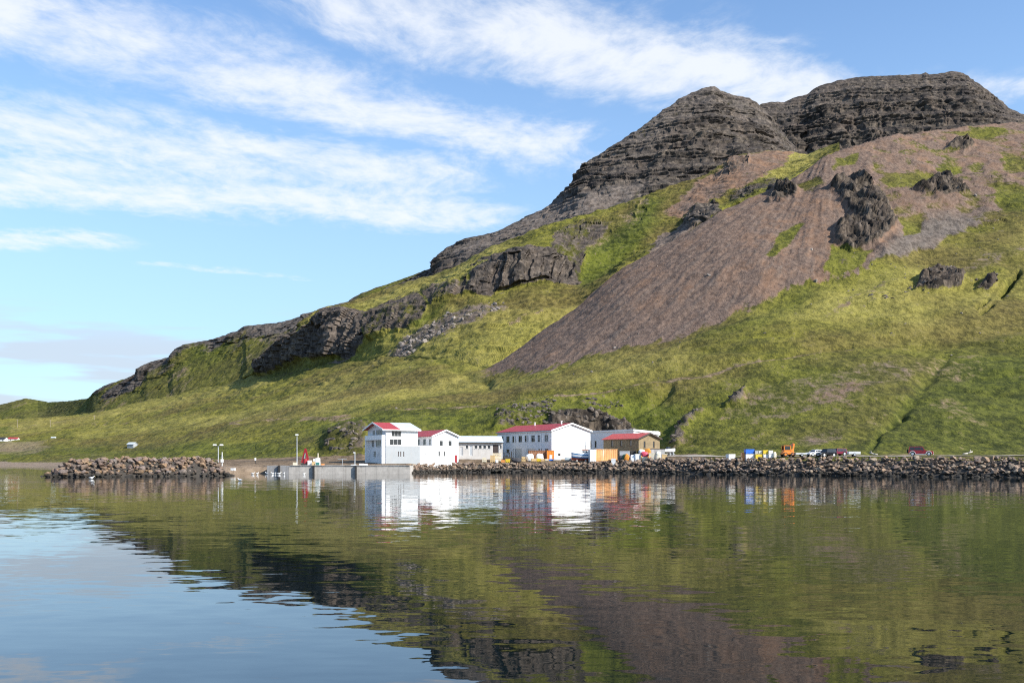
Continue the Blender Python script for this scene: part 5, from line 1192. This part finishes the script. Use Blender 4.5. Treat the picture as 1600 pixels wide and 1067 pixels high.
    if lower:
        for x in (fx, rx):
            for s in (-1, 1):
                a_ = MB(); pr_ = [(x+wr*q*math.cos(a), wr+wr*q*math.sin(a)) for q, rg in ((1.42, range(7)), (1.16, range(6, -1, -1))) for a in [math.pi*k/6 for k in rg]]
                a_.prism(pr_, s*(Wd/2), s*(Wd/2+.09), 'y'); a_.build('wheel_arch', lower, r_)
        b = MB(); b.box(rx+wr*1.3, fx-wr*1.3, -Wd/2-.06, Wd/2+.06, sill-.06, sill+.1); b.build('running_board', 'galvanised', r_)
    if spare:
        b = MB(); b.tube((-h-.32, .1, belt*.92), (-h-.05, .1, belt*.92), wr*.98, n=18); o = b.build('spare_wheel', 'rubber', r_); b = MB(); b.tube((-h-.345, .1, belt*.92), (-h-.31, .1, belt*.92), wr*.6, n=14); b.build('cover', 'rim_metal', o)
        b = MB()
        for s in (-1, 1): b.box(-h+.4, h*.1, s*Wd*.36-.03, s*Wd*.36+.03, H_+.05, H_+.09)
        b.build('roof_rails', 'dark_steel', r_)
    return r_
car('white hatchback parked between the orange digger and the dark estate', spot(1273, 219, .1), R(204), 'car_white', 4.1, 1.7, 1.45)
car('black off road car parked nose to the white hatchback', spot(1291, 214, .1), R(205), 'car_black', 4.3, 1.8, 1.75, 'suv')
car('maroon estate car parked behind the black one', spot(1307.5, 219, .12), R(200), 'car_maroon', 4.4, 1.75, 1.62, 'suv')
car('dark red four wheel drive with white wheel arches and spare wheel', spot(1439, 207, .12), R(-24), 'car_red', 4.75, 1.85, 1.92, 'suv', 'rim_metal', 'white_trim', spare=True, name='off_road_car')
# trailer
def flatbed(label, u0, u1, Yv, hgt, m_):
    p = spot((u0+u1)/2, Yv, .1); L_ = (u1-u0)*Yv/F; r_ = thing('trailer', label, 'trailer', p, R(-6), 'trailers beside the shore road')
    b = MB(); b.box(-L_/2, L_/2, -.8, .8, .4, hgt); b.build('box', m_, r_, bevel=.03); b = MB(); b.box(-L_/2-.8, -L_/2, -.05, .05, .4, .5); b.build('drawbar', 'steel', r_)
    for y in (-.85, .85): wheel(r_, 0, y, .3, .3, .2)
flatbed('long low white trailer right of the maroon car', 1325, 1343, 212, .95, 'white_plastic'); flatbed('low white flatbed trailer between digger and hatchback', 1243, 1261, 219, .75, 'white_plastic')
# orange digger
p = spot(1231, 220.5, .1); r_ = thing('orange_digger', 'bright orange digger with cab and raised arm beside the trailer', 'digger', p, R(8))
b = MB(); b.box(-1.35, 1.2, -.75, .75, .45, 1.0); b.build('chassis', 'orange_paint', r_, bevel=.05)
for x in (-.9, .85):
    for y in (-.8, .8): wheel(r_, x, y, .45, .45, .3, 'orange_paint')
cb = MB()
for x, y in ((-1.1, -.6), (-1.1, .6), (.35, -.6), (.35, .6)): cb.box(x-.07, x+.07, y-.07, y+.07, 1.0, 2.3)
cb.box(-1.17, .42, -.67, .67, 1.0, 1.4); cb.box(-1.22, .5, -.72, .72, 2.3, 2.42); cb = cb.build('cab', 'orange_paint', r_)
for y in (-.64, .64): b = MB(); b.box(-1.03, .28, y-.01, y+.01, 1.4, 2.3); b.build('window', 'window_glass', cb)
b = MB(); b.box(.5, 1.15, -.55, .55, 1.0, 1.55); b.build('engine_cover', 'orange_paint', r_, bevel=.06)
b = MB(); b.prism([(.95, 1.2), (1.3, 1.1), (1.55, 2.75), (1.25, 2.85)], -.14, .14, 'y'); b.build('boom', 'orange_paint', r_)
b = MB(); b.prism([(1.5, 2.75), (1.3, 2.9), (.75, 2.55), (.85, 2.35)], -.12, .12, 'y'); b.build('dipper_arm', 'crane_red', r_)
b = MB(); b.prism([(.9, 2.55), (.55, 2.6), (.5, 2.2), (.8, 2.1)], -.3, .3, 'y'); b.build('bucket', 'dark_steel', r_)
# low red machine
p = spot(1217, 217, .1); r_ = thing('red_tractor', 'low dark red tractor in front of the orange digger', 'tractor', p, R(170))
b = MB(); b.prism([(-.7, .35), (.75, .35), (.8, .75), (.2, .95), (-.3, 1.0), (-.7, .7)], -.35, .35, 'y'); b.build('bonnet', 'car_maroon', r_, bevel=.05)
for x, rr_ in ((-.55, .42), (.55, .28)):
    for y in (-.5, .5): wheel(r_, x, y, rr_, rr_, .2, 'crane_red')
b = MB(); b.box(-.6, -.25, -.25, .25, .98, 1.05); b.build('seat', 'rubber', r_)
# yellow loader by the brown shed
p = spot(1001, 251.5); r_ = thing('yellow_loader', 'yellow wheel loader in front of the brown shed gable', 'loader', p, R(-70))
b = MB(); b.box(-1.2, 1.1, -.7, .7, .5, 1.25); b.build('chassis', 'yellow_paint', r_, bevel=.05)
for x in (-.8, .8):
    for y in (-.8, .8): wheel(r_, x, y, .5, .5, .32, 'yellow_paint')
cb = MB()
for x, y in ((-.7, -.6), (-.7, .6), (.6, -.6), (.6, .6)): cb.box(x-.07, x+.07, y-.07, y+.07, 1.25, 2.7)
cb.box(-.8, .7, -.7, .7, 2.7, 2.85); cb = cb.build('cab', 'yellow_paint', r_)
for y in (-.6, .6): b = MB(); b.box(-.63, .53, y-.012, y+.012, 1.27, 2.7); b.build('window', 'window_glass', cb)
for x in (-.7, .6): b = MB(); b.box(x-.012, x+.012, -.53, .53, 1.27, 2.7); b.build('window', 'window_glass', cb)
b = MB(); b.prism([(1.1, .8), (1.9, .25), (2.3, .3), (2.0, .9)], -.9, .9, 'y'); b.build('bucket', 'yellow_paint', r_)
# row of tubs by the road
g2 = 'tubs lined up beside the shore road'
px_tub('white box alone left of the tub row', 1135.5, 1147.5, 709.3, 226, 'white_plastic', rz=R(20))
px_tub('orange crate leaning at the left end of the tub row', 1158, 1163.5, 706.5, 222.5, 'orange_plastic', group=g2)
px_tub('white tub under the big blue one', 1164, 1177.5, 709.3, 222, 'white_plastic', group=g2, rz=0.12)
px_tub('big blue tub on top of a white one', 1163.5, 1177.5, 701.5, 222, 'blue_plastic', zb=world_z(709.1, 222), group=g2, rz=0.12)
px_tub('yellow tub below the grey white tubs', 1179, 1190.5, 709.5, 221.5, 'yellow_plastic', group=g2, rz=0.1)
px_tub('grey tub on the yellow one', 1179, 1184.5, 703.5, 221.6, 'grey_plastic', zb=world_z(709.3, 221.5), group=g2, rz=.05)
px_tub('white tub on the yellow one', 1185, 1190.7, 703.8, 221.6, 'white_plastic', zb=world_z(709.3, 221.5), group=g2, rz=.05)
px_tub('white tub below the bright yellow tub', 1191.5, 1199, 709.5, 221.3, 'white_plastic', group=g2, rz=.1)
px_tub('bright yellow tub between white tubs', 1191.3, 1199, 703, 221.3, 'yellow_plastic', zb=world_z(709.3, 221.3), group=g2, rz=.1)
px_tub('white tub at the right end of the tub row', 1199.8, 1207, 703.5, 221, 'white_plastic', 2, group=g2, rz=.1)
sack('grey sack right of the tub row', 1207.5, 1213, 706, 220.5, 'cream_sack', 18)
# boat on trailer on the hill road
p = spot(1046, 268); r_ = dinghy('white motor boat on a trailer beside the gravel road', 1046, 268, 3.6, 1.4, .9, 'boat_white', (p.x, p.y, p.z+.9), R(28), name='motor_boat')
b = MB(); b.box(-.9, .1, -.45, .45, .9, 1.5, .12, .05); b.build('cabin', 'window_glass', r_)
b = MB(); b.box(-1.6, 1.8, -.06, .06, -.45, -.3); b.box(-.3, -.1, -.6, .6, -.9, .05); b.box(.9, 1.1, -.5, .5, -.9, .1); b.build('trailer_frame', 'steel', r_)
# driftwood
for u, Yv, ln_, rz, tl, lb in ((1512, 200, 2.2, .2, .22, 'pale driftwood log on the seawall right of the red car'), (1063, 231, 2.4, .5, .35, 'bleached plank lying on the stones below the gravel road'), (1365, 209, 1.6, 2.6, .3, 'short pale log on the seawall left of the red car')):
    p = spot(u, Yv, .45); b = MB(); b.tube((-ln_/2, 0, 0), (0, 0, ln_*tl*.3), .12, .15); b.tube((0, 0, ln_*tl*.3), (ln_/2, .05, ln_*tl), .15, .1); b.tube((ln_*.2, 0, ln_*tl*.6), (ln_*.35, .1, ln_*tl+.4), .07, .03)
    o = b.build('driftwood_log', 'driftwood', None, p, rz, smooth=True); tag(o, lb, 'log', 'driftwood on the stones')
# hillside survey cairn post
# ---------------------------------------------------------------- gulls
def gull(label, u, y, rz, s=1.0, group='gulls on the water'):
    Yv = CH*F/(y-YH); p = Vector((at_px(u, Yv), Yv, .02)); r_ = thing('gull', label, 'gull', p, rz, group)
    b = MB(); n = 8; rg = []
    for x, rad, z in ((-.30, .02, .14), (-.18, .08, .12), (0, .12, .11), (.14, .10, .13), (.20, .05, .20), (.24, .05, .27), (.29, .045, .29), (.33, .02, .29)):
        rg.append([(x*s, rad*s*math.cos(2*math.pi*k/n), (z+rad*math.sin(2*math.pi*k/n))*s) for k in range(n)])
    for a, c in zip(rg[:-1], rg[1:]):
        for k in range(n): b.quad(a[k], a[(k+1) % n], c[(k+1) % n], c[k])
    b.build('body', 'gull_white', r_, smooth=True)
    for sd in (-1, 1): b = MB(); b.quad((.1*s, sd*.105*s, .15*s), (-.05*s, sd*.135*s, .19*s), (-.36*s, sd*.05*s, .17*s), (-.1*s, sd*.12*s, .1*s)); b.build('wing', 'gull_grey', r_)
    b = MB(); b.tube((.33*s, 0, .29*s), (.41*s, 0, .275*s), .015*s, .004*s, 6); b.build('beak', 'yellow_plastic', r_)
gull('white gull swimming alone in front of the breakwater', 143, 748, 0.2, 1.5, None); gull('white gull swimming below the gravel shore', 375, 751.5, 2.8, 1.4, None)
names = ['leftmost', 'second from the left', 'third from the left', 'fourth from the left', 'third from the right', 'second from the right', 'rightmost']
for i, (u, y) in enumerate(((395, 741), (402, 741), (417, 740.6), (426, 740.8), (430, 741), (436, 741), (444, 741.2))):
    gull(f'small white gull, {names[i]} of the flock off the grey quay end', u, y, i*1.3, 1.5)
gull('white gull on the water below the red crane', 475, 741.5, 1.0, 1.3, None)
